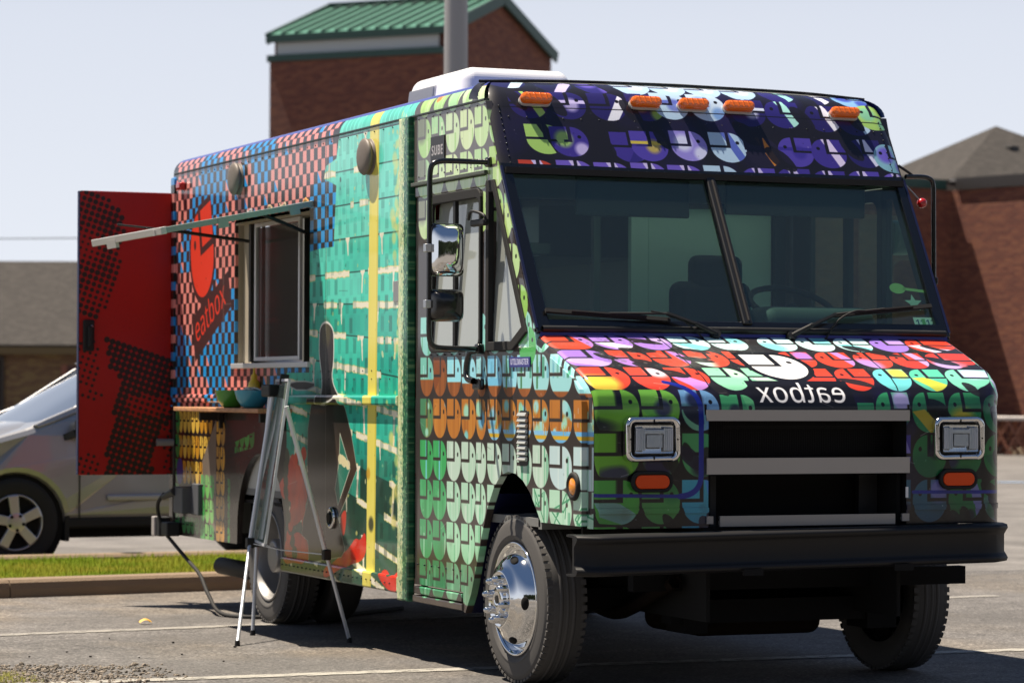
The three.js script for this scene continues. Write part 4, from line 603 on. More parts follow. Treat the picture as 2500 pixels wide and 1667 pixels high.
  // --- far side
  T('side_panel', sidePlate([[ZR, 0.45], [-4.3, 0.45], ...arch.slice(1, -1), [-3.42, 0.34], [-1.28, 0.34], [-1.28, 2.815], [ZR, 2.815]], W0 - 0.035, 0.035), phys(0x2a2523, 0.5, { clearcoat: 0.5 }));
  const cabR = cab.slice(2).map(q => q[0] > 0.5 ? [Math.min(q[0] - 0.02, 0.68), q[1] - (q[1] > 1 ? 0.04 : 0)] : q);
  T('cab_panel', sidePlate(cabR, W0 - 0.035, 0.035, [qw]), phys(0x15131c, 0.5, { clearcoat: 0.6 }));
  T('sliding_door', sidePlate(door, W0 - 0.034, 0.03, [rrect(-1.045, 1.595, -0.332, 2.385, 0.06)]), phys(0x2a2523, 0.5));
  T('door_window', sidePlate(rrect(-1.05, 1.6, -0.33, 2.38, 0.05), W0 - 0.02, 0.004), M.glass); T('window_bar', sidePlate(rect(-0.66, 1.6, -0.6, 2.38), W0 - 0.05, 0.03), M.black); T('quarter_window', sidePlate([[-0.24, 2.38], [-0.24, 1.6], [0.07, 1.6], [0.22, 1.68], [-0.16, 2.38]], W0 - 0.02, 0.004), M.glass);
}
// --- nose: bonnet and front corners, one rounded skin with the radiator opening
const NP = [[0.33, 1.665], [0.55, 1.583], [0.74, 1.505], [0.83, 1.463], [0.885, 1.425], [0.922, 1.38], [0.943, 1.335], [0.95, 1.28], [0.95, 1.1], [0.95, 0.9], [0.95, 0.778]];
const NS = [0]; for (let i = 1; i < NP.length; i++) NS.push(NS[i - 1] + Math.hypot(NP[i][0] - NP[i - 1][0], NP[i][1] - NP[i - 1][1]));
function noseAt(t) { // point and outward normal at row t (0..NP.length-1)
  t = Math.max(0, t); const i = Math.min(NP.length - 2, Math.floor(t)), f = t - i, a = NP[i], b = NP[i + 1];
  const tn = k => { const p = NP[Math.max(0, k - 1)], q = NP[Math.min(NP.length - 1, k + 1)]; const d = Math.hypot(q[0] - p[0], q[1] - p[1]); return [-(q[1] - p[1]) / d, (q[0] - p[0]) / d]; };
  const n0 = tn(i), n1 = tn(i + 1); return { z: a[0] + (b[0] - a[0]) * f, y: a[1] + (b[1] - a[1]) * f, nz: n0[0] + (n1[0] - n0[0]) * f, ny: n0[1] + (n1[1] - n0[1]) * f, s: NS[i] + (NS[i + 1] - NS[i]) * f };
}
const rcAt = (t, left) => left ? 0.05 : 0.055 + 0.085 * Math.min(1, Math.max(0, (t - 2) / 3.5));

// x is a fraction of the corner radius near the edges, so that the rounding can widen towards the front
const nosePoint = (x, t) => { const p = noseAt(t), rc = rcAt(t, x < W0 / 2), q = Math.min(x, W0 - x), f = Math.min(1, q / 0.14), a = q < 0.14 ? Math.acos(1 - f) : Math.PI / 2, e = q < 0.14 ? rc * (1 - Math.cos(a)) + (0.14 - rc) * f * 0 + (q < 0.14 ? (0.14 - rc) * Math.max(0, (f - 0.8) / 0.2) : 0) : q, k = q < 0.14 ? rc * (1 - Math.sin(a)) : 0, tp = 0.03 * Math.min(1, Math.max(0, t / 5)), sx = x < W0 / 2 ? 1 : -1, bow = 0.035 * ((x - W0 / 2) / (W0 / 2)) ** 2 * Math.min(1, Math.max(0, (t - 2) / 4)); return [(sx > 0 ? e : W0 - e) + sx * tp * (1 - Math.min(1, q / (W0 / 2))), p.y - p.ny * k, p.z - p.nz * k - bow]; };
const RC = 0.14;
function noseSkin(x0, x1, t0, t1, nx, nt, inset = 0) {
  const xs = []; for (let i = 0; i <= nx; i++) { let x = x0 + (x1 - x0) * i / nx; xs.push(x); }
  if (x0 < 0.01) { xs.length = 0; for (let i = 0; i <= 7; i++) xs.push(RC * (1 - Math.cos(i / 7 * Math.PI / 2))); for (let i = 1; i <= nx; i++) xs.push(RC + (x1 - RC) * i / nx); }
  if (x1 > W0 - 0.01) { const l = xs.filter(x => x < W0 - RC - 0.01); l.push(W0 - RC); for (let i = 6; i >= 0; i--) l.push(W0 - RC * (1 - Math.cos(i / 7 * Math.PI / 2))); xs.length = 0; xs.push(...l); }
  return grid(xs.length - 1, nt, (u, v, i, j) => nosePoint(xs[i], t1 + (t0 - t1) * j / nt), (q, u, v, i, j) => NOSE.uv(xs[i], -noseAt(t1 + (t0 - t1) * j / nt).s));
}
{
  const TG = 6.45; // row where the radiator opening starts
  T('bonnet', noseSkin(0, W0, 0, TG, 36, 26), M.nose);
  T('front_corner', noseSkin(0, 0.585, TG, 10, 14, 12), M.nose);
  T('front_corner', noseSkin(1.652, W0, TG, 10, 14, 12), M.nose);
  // side-coloured edge of the left corner: same skin, a hair proud, printed with the side's art
  const xs = []; for (let i = 0; i <= 5; i++) xs.push(RC * (1 - Math.cos(i / 5 * 0.5 * Math.PI / 2)));
  T('corner_wrap', grid(5, 40, (u, v, i, j) => { const q = nosePoint(xs[i], 10 - 9.6 * j / 40), p = noseAt(10 - 9.6 * j / 40); return [q[0] - 0.0015, q[1] + p.ny * 0.0015, q[2] + p.nz * 0.0015]; }, (q) => SIDE.uv(q[2] + q[0] * 0.9, q[1])), M.side);
  each('belt_moulding', [noseSkin(0, 0.585, 9.25, 9.45, 14, 2), noseSkin(1.652, W0, 9.25, 9.45, 14, 2)].map(g => g.scale(1, 1, 1.0).translate(0, 0, 0.008)), M.nose, truck);
  // radiator opening
  const dk = std(0x050506, 0.9);
  T('radiator_recess', [box(1.07, 0.58, 0.02, 1.118, 1.05, 0.62), box(0.01, 0.58, 0.32, 0.586, 1.05, 0.78), box(0.01, 0.58, 0.32, 1.651, 1.05, 0.78), box(1.07, 0.01, 0.32, 1.118, 1.335, 0.77), box(1.07, 0.01, 0.3, 1.118, 0.77, 0.78)], dk);
  const mesh = []; for (let i = 0; i < 88; i++) mesh.push(box(0.0035, 0.235, 0.003, 0.592 + i * 0.0121, 1.185, 0.8)); for (let i = 0; i < 19; i++) mesh.push(box(1.06, 0.0035, 0.003, 1.118, 1.07 + i * 0.0125, 0.803));
  T('radiator_mesh', mesh, std(0x1b1b1d, 0.5, 0.6));
  T('radiator_tube', [box(0.84, 0.012, 0.02, 1.2, 1.232, 0.74), box(0.13, 0.26, 0.02, 0.66, 0.9, 0.76), box(0.1, 0.22, 0.03, 1.55, 0.9, 0.72)], std(0x1c1d20, 0.6));
  for (const [y0, y1, xa, xb] of [[1.264, 1.314, 0.587, 1.65], [1.02, 1.094, 0.587, 1.65], [0.782, 0.83, 0.655, 1.572], [0.795, 0.83, 0.588, 0.62], [0.795, 0.83, 1.61, 1.648]]) {
    const h = y1 - y0, p = [[0, 0], [h, 0], [h, 0.012], [h * 0.8, 0.016], [h * 0.78, 0.011], [h * 0.55, 0.012], [h * 0.53, 0.018], [h * 0.2, 0.018], [h * 0.18, 0.012], [0, 0.01]];
    T('grille_bar', ext(p.map(q => [q[1], q[0]]), xb - xa).rotateY(Math.PI / 2).translate(xa, y0, 0.952).applyMatrix4(new THREE.Matrix4().makeScale(1, 1, 1)), std(lin(0.42, 0.4, 0.38), 0.45, 0.55));
  }
  each('grille_post', [box(0.012, 0.27, 0.01, 0.628, 0.9, 0.87), box(0.014, 0.27, 0.01, 1.63, 0.9, 0.87)], dk, truck);
  T('reflector_tab', box(0.013, 0.05, 0.004, 1.627, 0.93, 0.965), M.white);
  T('cowl', [box(2.2, 0.035, 0.02, 1.122, 1.66, 0.335).rotateX(0), box(2.14, 0.012, 0.1, 1.122, 1.64, 0.3)], M.blue);
  T('cowl_seal', tube([[0.03, 1.688, 0.345], [0.5, 1.69, 0.345], [1.122, 1.692, 0.343], [1.8, 1.69, 0.345], [2.21, 1.688, 0.345]], 0.016, 24, 8), M.black);
}
// --- headlamps and front lamps
for (const s of [0, 1]) {
  const cx = s ? W0 - 0.329 : 0.311, cy = 1.181, zz = 0.942, at = g => g.translate(cx, cy, zz);
  const bez = [], n = 40; // rounded bezel: profile swept round a rounded rectangle
  const ring = (hw, hh, r, z) => rrect(-hw, -hh, hw, hh, r, 6).map(q => [q[0], q[1], z]);
  const rings = [ring(0.137, 0.103, 0.04, -0.01), ring(0.137, 0.103, 0.04, 0.018), ring(0.131, 0.097, 0.036, 0.03), ring(0.119, 0.085, 0.03, 0.032), ring(0.108, 0.075, 0.026, 0.024), ring(0.104, 0.071, 0.022, 0.008)];
  const m = rings[0].length; const g = grid(m, 5, (u, v, i, j) => rings[j][i % m]);
  T('headlight_bezel', at(g), std(lin(0.74, 0.74, 0.75), 0.12, 1));
  each('bezel_screw', [[0, 0.084], [0, -0.084], [-0.118, 0], [0.118, 0], [-0.095, 0.066], [0.095, 0.066], [-0.095, -0.066], [0.095, -0.066]].map((q, i) => at(box(i < 4 ? 0.007 : 0.01, i < 2 ? 0.014 : i < 4 ? 0.007 : 0.01, 0.004, q[0], q[1], 0.031))), M.black, truck);
  const hl = T('headlight', at(ext(rrect(-0.104, -0.071, 0.104, 0.071, 0.022), 0.006).translate(0, 0, 0.004)), std(0x151618, 0.5));
  T('reflector', at(grid(60, 40, (u, v) => { const a = (u - 0.5) * 0.19, b = (v - 0.5) * 0.126; return [a, b, 0.013 + 0.02 * ((a / 0.1) ** 2 + (b / 0.065) ** 2) * 0.5 + 0.0003 * Math.sin(a * 400)]; })), std(lin(0.7, 0.71, 0.73), 0.1, 1), hl);
  const rib = []; for (let i = 0; i < 13; i++) rib.push(cyl(0.0036, 0.0036, 0.056, 8).translate(-0.036 + i * 0.006, -0.008, 0.034)); for (let i = 0; i < 5; i++) for (const q of [-1, 1]) rib.push(cyl(0.005, 0.005, 0.1, 8).translate(q * (0.05 + i * 0.0095), 0, 0.033)); rib.push(rbox(0.11, 0.02, 0.01, 0.004, 0, 0.034, 0.032));
  tag(T('lens_prisms', rib.map(at), std(lin(0.5, 0.54, 0.6), 0.25, 0.2), hl), null, null, null, 'stuff');
  const len = grid(26, 18, (u, v) => { const a = (u - 0.5) * 0.2, b = (v - 0.5) * 0.136; return [a, b, 0.034 + 0.006 * (1 - (a / 0.1) ** 2) + (Math.abs(a) < 0.05 && b < 0 ? 0.0012 * Math.sin(a * 500) : 0.0006 * Math.sin(a * 160))]; });
  T('lens', at(len), M.clear, hl);
  T('turn_signal', at(ext(rrect(-0.085, -0.031, 0.085, 0.031, 0.03, 8), 0.016, [], 0.005).translate(0.0, -0.192, 0.004)), M.orangeRed);
  T('turn_signal_rim', at(ext(rrect(-0.104, -0.048, 0.104, 0.048, 0.046, 8), 0.022, [rrect(-0.086, -0.032, 0.086, 0.032, 0.031, 8)], 0.006).translate(0, -0.192, -0.004)), M.rubber);
}
{
  const at = g => g.rotateZ(Math.PI / 2).translate(-0.004, 0.967, 0.789);
  T('side_marker_rim', at(new THREE.TorusGeometry(0.052, 0.014, 10, 28).rotateX(Math.PI / 2)), M.rubber); T('side_marker', at(new THREE.SphereGeometry(0.044, 20, 10).scale(1, 0.4, 1)), phys(lin(0.85, 0.28, 0.01), 0.2, { clearcoat: 1 }));
}
// --- visor over the windscreen, lamps along it
{
  const P = [[-0.095, 2.458], [-0.17, 2.6], [-0.23, 2.712], [-0.275, 2.79], [-0.31, 2.842], [-0.355, 2.884], [-0.415, 2.914], [-0.5, 2.93]];
  const S = [0]; for (let i = 1; i < P.length; i++) S.push(S[i - 1] + Math.hypot(P[i][0] - P[i - 1][0], P[i][1] - P[i - 1][1]));
  const nrm = k => { const a = P[Math.max(0, k - 1)], b = P[Math.min(P.length - 1, k + 1)], d = Math.hypot(b[0] - a[0], b[1] - a[1]); return [(b[1] - a[1]) / d, -(b[0] - a[0]) / d]; };
  const xs = []; for (let i = 0; i <= 6; i++) xs.push(0.09 * (1 - Math.cos(i / 6 * Math.PI / 2))); for (let i = 1; i < 20; i++) xs.push(0.09 + (W0 - 0.18) * i / 20); for (let i = 6; i >= 0; i--) xs.push(W0 - 0.09 * (1 - Math.cos(i / 6 * Math.PI / 2)));
  T('visor', grid(xs.length - 1, P.length - 1, (u, v, i, j) => { const x = xs[i], e = Math.min(x, W0 - x), r = 0.09, k = (e < r ? r - Math.sqrt(Math.max(0, r * r - (r - e) ** 2)) : 0) * (0.25 + 0.75 * j / (P.length - 1)), n = nrm(j), cr = 0.018 * Math.sin(Math.PI * x / W0) * (j > 3 ? 1 : j / 4); return [x, P[j][1] - n[1] * k + cr, P[j][0] - n[0] * k]; }, (q, u, v, i, j) => VISOR.uv(xs[i], S[j])), M.visor);
  T('visor_edge', tube([[0.03, 2.925, -0.45], [0.5, 2.947, -0.47], [1.122, 2.953, -0.475], [1.8, 2.947, -0.47], [2.2, 2.925, -0.45]], 0.008, 30, 6), M.black);
  T('visor_lip', box(2.2, 0.03, 0.014, 1.122, 2.462, -0.088).rotateX(0), M.black);
  const rv = []; const rivet = (x, y, z) => rv.push(new THREE.SphereGeometry(0.0048, 6, 4).translate(x, y, z));
  for (let i = 0; i < 22; i++) { rivet(0.1 + i * 0.097, 2.475, -0.1); rivet(0.1 + i * 0.097, 2.735, -0.241); } for (let i = 0; i < 10; i++) { rivet(0.06, 2.5 + i * 0.032, -0.118 - i * 0.017); rivet(W0 - 0.06, 2.5 + i * 0.032, -0.118 - i * 0.017); }
  for (let i = 0; i < 30; i++) { rivet(-0.001, 2.79, -1.45 - i * 0.14); if (i < 10) rivet(0, 2.797, -1.2 + i * 0.1); if (i < 11) rivet(0, 2.5, -1.2 + i * 0.09); rivet(0, 1.6 - 0.02, -1.03 + Math.min(i, 7) * 0.1); }
  for (let i = 0; i < 26; i++) { rivet(0, 1.46 + (i % 2) * 0.045, -3.3 + Math.floor(i / 2) * 0.14); rivet(-0.024, 0.385, -3.35 + i * 0.072); rivet(0, 0.505, -1.2 + Math.min(i, 6) * 0.1); }
  tag(T('rivets', rv, std(0x20242a, 0.4, 0.4)), null, null, null, 'stuff');
  for (const x of [0.257, 0.853, 1.117, 1.373, 1.983]) {
    const tilt = g => g.rotateX(-0.45).translate(x, 2.818 + 0.012 * Math.sin(Math.PI * x / W0), -0.288);
    const ring = rrect(-0.083, -0.026, 0.083, 0.026, 0.025, 6), l = T('marker_lamp', tilt(ext(ring, 0.05, [], 0.016)), M.amber);
    T('lamp_base', tilt(ext(rrect(-0.085, -0.028, 0.085, 0.028, 0.027, 6), 0.012).translate(0, -0.004, -0.004)), std(0xb9bbb8, 0.4), l);
    each('lens_rib', [-0.045, -0.015, 0.015, 0.045].map(d => tilt(box(0.006, 0.036, 0.006, d, 0, 0.049))), M.amber, l);
  }
}
// --- windscreen: local frame x right, y up the slope, z outwards
{
  const wy = V(0, 0.79, -0.445).normalize(), wz = V(0, 0.445, 0.79).normalize(), Mx = new THREE.Matrix4().makeBasis(V(1, 0, 0), wy, wz).setPosition(0, 1.685, 0.325), P = g => g.applyMatrix4(Mx), H = 0.907;
  T('windscreen_frame', P(ext([[0.005, -0.02], [W0 - 0.005, -0.02], [W0 - 0.005, H + 0.02], [0.005, H + 0.02]], 0.03, [[[0.075, 0.05], [1.088, 0.05], [1.098, H - 0.03], [0.06, H - 0.03]], [[1.145, 0.05], [W0 - 0.07, 0.05], [W0 - 0.055, H - 0.03], [1.155, H - 0.03]]], 0.004).translate(0, 0, -0.015)), M.blackGloss);
  T('windscreen', P(ext([[0.05, 0.03], [1.1, 0.03], [1.11, H - 0.01], [0.045, H - 0.01]], 0.004).translate(0, 0, -0.004)), M.windscreen); T('windscreen', P(ext([[1.13, 0.03], [W0 - 0.05, 0.03], [W0 - 0.045, H - 0.01], [1.135, H - 0.01]], 0.004).translate(0, 0, -0.004)), M.windscreen);
  T('divider_bar', P(rbox(0.05, H - 0.06, 0.03, 0.008).rotateZ(-0.0).translate(1.121, H / 2, 0.012)), std(0x17181a, 0.45)); 
  T('divider_joint', P(box(0.008, H - 0.1, 0.006).translate(1.125, H / 2, 0.028)), std(0x3c3834, 0.7));
  each('pillar_edge', [P(box(0.012, H, 0.012, 0.006, H / 2, 0.012)), P(box(0.012, H, 0.012, W0 - 0.006, H / 2, 0.012))], M.navy, truck);
  const wip = (pv, el, b0, b1) => { const w = V(...pv, 0.03), e = V(...el, 0.05); const a = T('wiper', [P(bar(w, V(pv[0] + (el[0] - pv[0]) * 0.45, pv[1] + (el[1] - pv[1]) * 0.45, 0.05), 0.014, 8, 0.011)), P(beam(V(pv[0] + (el[0] - pv[0]) * 0.4, pv[1] + (el[1] - pv[1]) * 0.4, 0.05), e, 0.018, 0.012)), P(cyl(0.022, 0.026, 0.04).rotateX(Math.PI / 2).translate(...pv, 0.02))], M.black);
    T('blade', [P(beam(V(...b0, 0.028), V(...b1, 0.028), 0.016, 0.02)), P(bar(e, V((b0[0] + b1[0]) / 2, (b0[1] + b1[1]) / 2, 0.045), 0.006, 6)), P(beam(V(b0[0] * 0.8 + b1[0] * 0.2, b0[1] * 0.8 + b1[1] * 0.2, 0.042), V(b0[0] * 0.2 + b1[0] * 0.8, b0[1] * 0.2 + b1[1] * 0.8, 0.042), 0.012, 0.008))], M.rubber, a); };
  wip([0.928, -0.03], [0.68, 0.068], [0.062, 0.088], [0.7, 0.045]); wip([1.337, -0.035], [1.6, 0.078], [1.6, 0.085], [2.17, 0.148]);
  each('washer_hose', [tube([[0.6, 0.08, 0.05], [0.72, 0.05, 0.055], [0.8, 0.0, 0.04], [0.86, -0.05, 0.02]].map(q => V(...q).applyMatrix4(Mx).toArray()), 0.004, 20, 6), tube([[1.78, 0.1, 0.05], [1.7, 0.09, 0.06], [1.6, 0.04, 0.05], [1.52, -0.05, 0.02]].map(q => V(...q).applyMatrix4(Mx).toArray()), 0.005, 20, 6)], M.rubber, truck);
  // stickers inside the right pane
  T('guitar_sticker', P(merge([new THREE.CircleGeometry(0.036, 16).scale(1.25, 0.85, 1).translate(2.03, 0.27, -0.008), new THREE.PlaneGeometry(0.12, 0.016).rotateZ(-0.12).translate(2.12, 0.262, -0.008)])), std(0x8fae66, 0.7, 0, { side: THREE.DoubleSide }));
  const star = []; for (let i = 0; i < 10; i++) { const a = Math.PI / 2 + i * Math.PI / 5, r = i % 2 ? 0.022 : 0.052; star.push([2.1 + r * Math.cos(a), 0.185 + r * Math.sin(a)]); } T('star_sticker', P(new THREE.ShapeGeometry(poly2(star)).translate(0, 0, -0.008)), std(0x9fb7a4, 0.7, 0, { side: THREE.DoubleSide }));
  { const cv = canvasPlane(0.11, 0.06, 900, 0, 0), x = cv.x; x.fillStyle = '#c6d2c8'; x.fillRect(0, 0, 1, 1); letters(x, '11', 0.008, 0.012, 0.05, 0, '#2c4a6e', 1, 'sans-serif', 'bold'); x.fillStyle = '#5f9a5c'; x.fillRect(0.045, 0.008, 0.02, 0.044); letters(x, '12', 0.066, 0.012, 0.05, 0, '#2c4a6e', 1, 'sans-serif', 'bold');
    const pl = new THREE.PlaneGeometry(0.11, 0.06).translate(2.125, 0.072, -0.007); T('inspection_sticker', P(pl), std(0xffffff, 0.7, 0, { map: canvasTex(cv.c), side: THREE.DoubleSide })); }
}
// --- cab interior
{
  T('cab_floor', [box(2.16, 0.04, 6.0, 1.122, 0.78, -2.7), box(2.16, 0.9, 0.04, 1.122, 1.2, 0.3), box(2.16, 0.02, 4.3, 1.122, 2.78, -3.5)], std(lin(0.16, 0.165, 0.16), 0.8));
  T('wall_liner', [box(0.01, 1.2, 4.3, W0 - 0.05, 2.1, -3.55), box(0.01, 0.75, 4.3, 0.05, 1.17, -3.55), box(0.01, 2.0, 1.2, 0.05, 1.8, -5.1)], std(lin(0.42, 0.43, 0.41), 0.5));
  T('partition', [box(0.74, 1.65, 0.03, 1.724, 1.56, -1.3), box(0.1, 2.0, 0.04, 1.3, 1.8, -1.3)], std(lin(0.66, 0.84, 0.76), 0.45, 0));
  T('partition_header', [box(2.16, 0.38, 0.06, 1.122, 2.6, -1.27), box(0.06, 2, 0.05, 2.14, 1.8, -1.28)], std(lin(0.03, 0.035, 0.04), 0.7));
  each('sun_visor', [rbox(0.62, 0.2, 0.025, 0.01, 0.75, 2.36, -0.2), rbox(0.8, 0.17, 0.025, 0.01, 1.66, 2.37, -0.2)], std(lin(0.025, 0.03, 0.035), 0.7), truck);
  const st = T('driver_seat', [rbox(0.46, 0.72, 0.14, 0.06, 1.57, 1.62, -0.98).applyMatrix4(new THREE.Matrix4()), rbox(0.48, 0.16, 0.5, 0.06, 1.57, 1.26, -0.72), box(0.3, 0.4, 0.34, 1.57, 1.0, -0.75)], std(lin(0.02, 0.022, 0.026), 0.8));
  T('headrest', rbox(0.3, 0.24, 0.12, 0.05, 1.6, 2.0, -0.98), std(lin(0.02, 0.022, 0.026), 0.8), st);
  const sw = T('steering_wheel', new THREE.TorusGeometry(0.215, 0.016, 10, 40).rotateX(-1.1).translate(1.62, 1.83, -0.16), M.rubber); T('steering_column', [bar(V(1.62, 1.83, -0.16), V(1.62, 1.45, 0.05), 0.03), beam(V(1.42, 1.81, -0.15), V(1.82, 1.81, -0.15), 0.03, 0.02)], M.rubber, sw);
  T('dashboard', [rbox(2.1, 0.3, 0.36, 0.08, 1.122, 1.55, 0.06), rbox(0.66, 0.2, 0.3, 0.09, 1.62, 1.72, 0.02)], std(lin(0.045, 0.055, 0.055), 0.7));
  const ss = std(lin(0.34, 0.34, 0.33), 0.35, 0.7);
  T('kitchen_unit', [box(0.6, 0.5, 2.6, 1.85, 1.1, -4.2), box(0.7, 0.3, 2.4, 1.8, 2.35, -4.2), box(0.5, 0.02, 1.2, 0.35, 2.1, -2.2), box(0.4, 0.36, 0.4, 0.85, 1.75, -3.4), box(0.28, 0.4, 0.3, 0.82, 1.3, -2.4), box(0.04, 1.9, 0.04, 1.14, 1.75, -1.5)], ss);
  T('kitchen_shelf', [box(0.35, 0.02, 1.8, 1.95, 1.75, -4.0), box(0.6, 0.06, 0.4, 0.7, 2.18, -2.0)], ss);
  each('hanging_cable', [tube([[0.75, 2.1, -2.0], [0.72, 1.7, -2.0], [0.8, 1.58, -2.0], [0.95, 1.6, -2.0]], 0.012, 30, 6), tube([[0.98, 2.0, -2.1], [1.0, 1.7, -2.05], [0.96, 1.62, -2.0]], 0.01, 20, 6)], M.rubber, truck);
  for (let i = 0; i < 5; i++) T('kitchen_jar', cyl(0.045, 0.05, 0.16 + 0.03 * (i % 2), 12).translate(1.9, 1.45, -3.0 - i * 0.22), std([0x8a2a1c, 0xc9c2b0, 0x3a5a2c, 0xb98a2c, 0x6a6a70][i], 0.4));
}
// --- serving window, awning hatch, shelf
{
  const jam = std(lin(0.36, 0.32, 0.25), 0.6), al = std(lin(0.66, 0.67, 0.68), 0.35, 0.6);
  T('window_jamb', [sidePlate(rect(-4.36, 1.56, -4.19, 2.42), 0.05, 0.03), box(0.14, 0.03, 1.42, 0.07, 1.545, -3.655), box(0.14, 0.03, 1.42, 0.07, 2.428, -3.655), box(0.14, 0.88, 0.03, 0.08, 1.985, -2.93), box(0.14, 0.88, 0.02, 0.09, 1.985, -4.37)], jam);
  T('window_sill', sidePlate(rect(-4.39, 1.53, -2.92, 1.562), -0.022, 0.06, [], 0.004), al);
  const fr = (z0, z1, x, w) => sidePlate(rect(z0, 1.575, z1, 2.41), x, 0.022, [rect(z0 + w, 1.575 + w, z1 - w, 2.41 - w)], 0.003);
  const sash = T('sliding_sash', fr(-4.08, -3.22, 0.03, 0.024), al); T('screen', sidePlate(rect(-4.05, 1.6, -3.25, 2.38), 0.042, 0.003), new THREE.MeshPhysicalMaterial({ color: lin(0.3, 0.29, 0.28), roughness: 0.1, transmission: 0.88, thickness: 0, ior: 1.4 }), sash);
  T('sliding_sash', fr(-4.16, -4.0, 0.055, 0.02), al); T('window_post', sidePlate(rect(-4.19, 1.57, -4.15, 2.42), 0.03, 0.05), std(0x2b2a28, 0.6));
  T('serving_bottle', [cyl(0.04, 0.045, 0.2, 14).translate(0.2, 1.67, -3.02), cyl(0.016, 0.036, 0.08, 14).translate(0.2, 1.81, -3.02)], std(lin(0.06, 0.04, 0.05), 0.3));
  T('menu_board', box(0.02, 0.3, 0.5, 0.25, 2.2, -3.3), std(lin(0.35, 0.33, 0.28), 0.7));
  // hatch hinged along the top, raised until almost level
  const hx = -0.885, hy = 2.462 - 0.2 * 0.885, s = 0.2 / Math.hypot(1, 0.2), c = 1 / Math.hypot(1, 0.2);
  const hm = new THREE.Matrix4().makeBasis(V(-c, -s, 0), V(-s, c, 0), V(0, 0, -1)).setPosition(-0.005, 2.462, -2.885), A = g => g.applyMatrix4(hm); // x out, y up, z to the rear
  const hatch = T('hatch', A(box(0.89, 0.022, 1.47, 0.445, 0, 0.735)), M.side.clone()); hatch.material.map = null; hatch.material.color = lin(0.08, 0.22, 0.2);
  T('hatch_trim', [A(rbox(0.9, 0.034, 0.03, 0.004, 0.45, 0, -0.008)), A(rbox(0.9, 0.034, 0.03, 0.004, 0.45, 0, 1.478)), A(box(0.06, 0.05, 0.01, 0.55, -0.02, -0.022)), A(box(0.06, 0.05, 0.01, 0.12, -0.02, -0.022))], std(lin(0.3, 0.36, 0.33), 0.42, 0.5));
  T('hatch_edge', [A(rbox(0.035, 0.042, 1.52, 0.005, 0.9, 0, 0.735)), A(box(0.012, 0.03, 0.05, 0.92, -0.006, 0.1)), A(box(0.02, 0.05, 0.2, 0.91, -0.025, 1.05))], std(lin(0.62, 0.6, 0.57), 0.4, 0.5));
  T('hinge', [bar(V(-0.008, 2.468, -4.36), V(-0.008, 2.468, -2.88), 0.012, 8)], std(0x3a5f8a, 0.5));
  const peel = (z, w, c) => { const g = grid(5, 4, (u, v) => [-0.018 - 0.012 * Math.sin(v * 2.4) - 0.006 * Math.sin(u * 7 + z * 30), 2.464 + (0.026 + 0.012 * Math.sin(u * 9 + z * 20)) * v, z + w * (u - 0.5)]); return T('peeling_wrap', g, std(c, 0.6, 0, { side: THREE.DoubleSide })); };
  peel(-2.93, 0.11, lin(0.72, 0.33, 0.1)); peel(-3.35, 0.12, lin(0.5, 0.36, 0.24)); peel(-3.6, 0.1, lin(0.5, 0.34, 0.2)); peel(-4.0, 0.1, lin(0.4, 0.36, 0.36));
  each('gas_strut', [merge([bar(V(-0.01, 2.3, -4.05), V(-0.42, 2.37, -4.32), 0.011), bar(V(-0.42, 2.37, -4.32), V(-0.75, 2.4, -4.36), 0.006)]), merge([bar(V(-0.01, 2.3, -2.98), V(-0.3, 2.395, -2.9), 0.011), bar(V(-0.3, 2.395, -2.9), V(-0.55, 2.36, -2.9), 0.006)])], M.black, truck);
  const wood = dataTex(256, 256, (i, j) => { const f = fbm(i / 6, j / 90, 4, 64), n = HN[(i * 57 + j * 13) & 65535]; return [170 + (f - 0.5) * 90 + n * 14, 122 + (f - 0.5) * 70 + n * 12, 84 + (f - 0.5) * 50 + n * 10]; });
  const sh = T('serving_shelf', rbox(0.21, 0.026, 1.75, 0.006, -0.105, 1.279, -4.12), std(0xffffff, 0.6, 0, { map: wood }));
  each('shelf_bracket', [-4.62, -3.4].map(z => merge([box(0.12, 0.05, 0.03, -0.09, 1.235, z), box(0.02, 0.1, 0.03, -0.012, 1.21, z)])), M.black, sh);
}
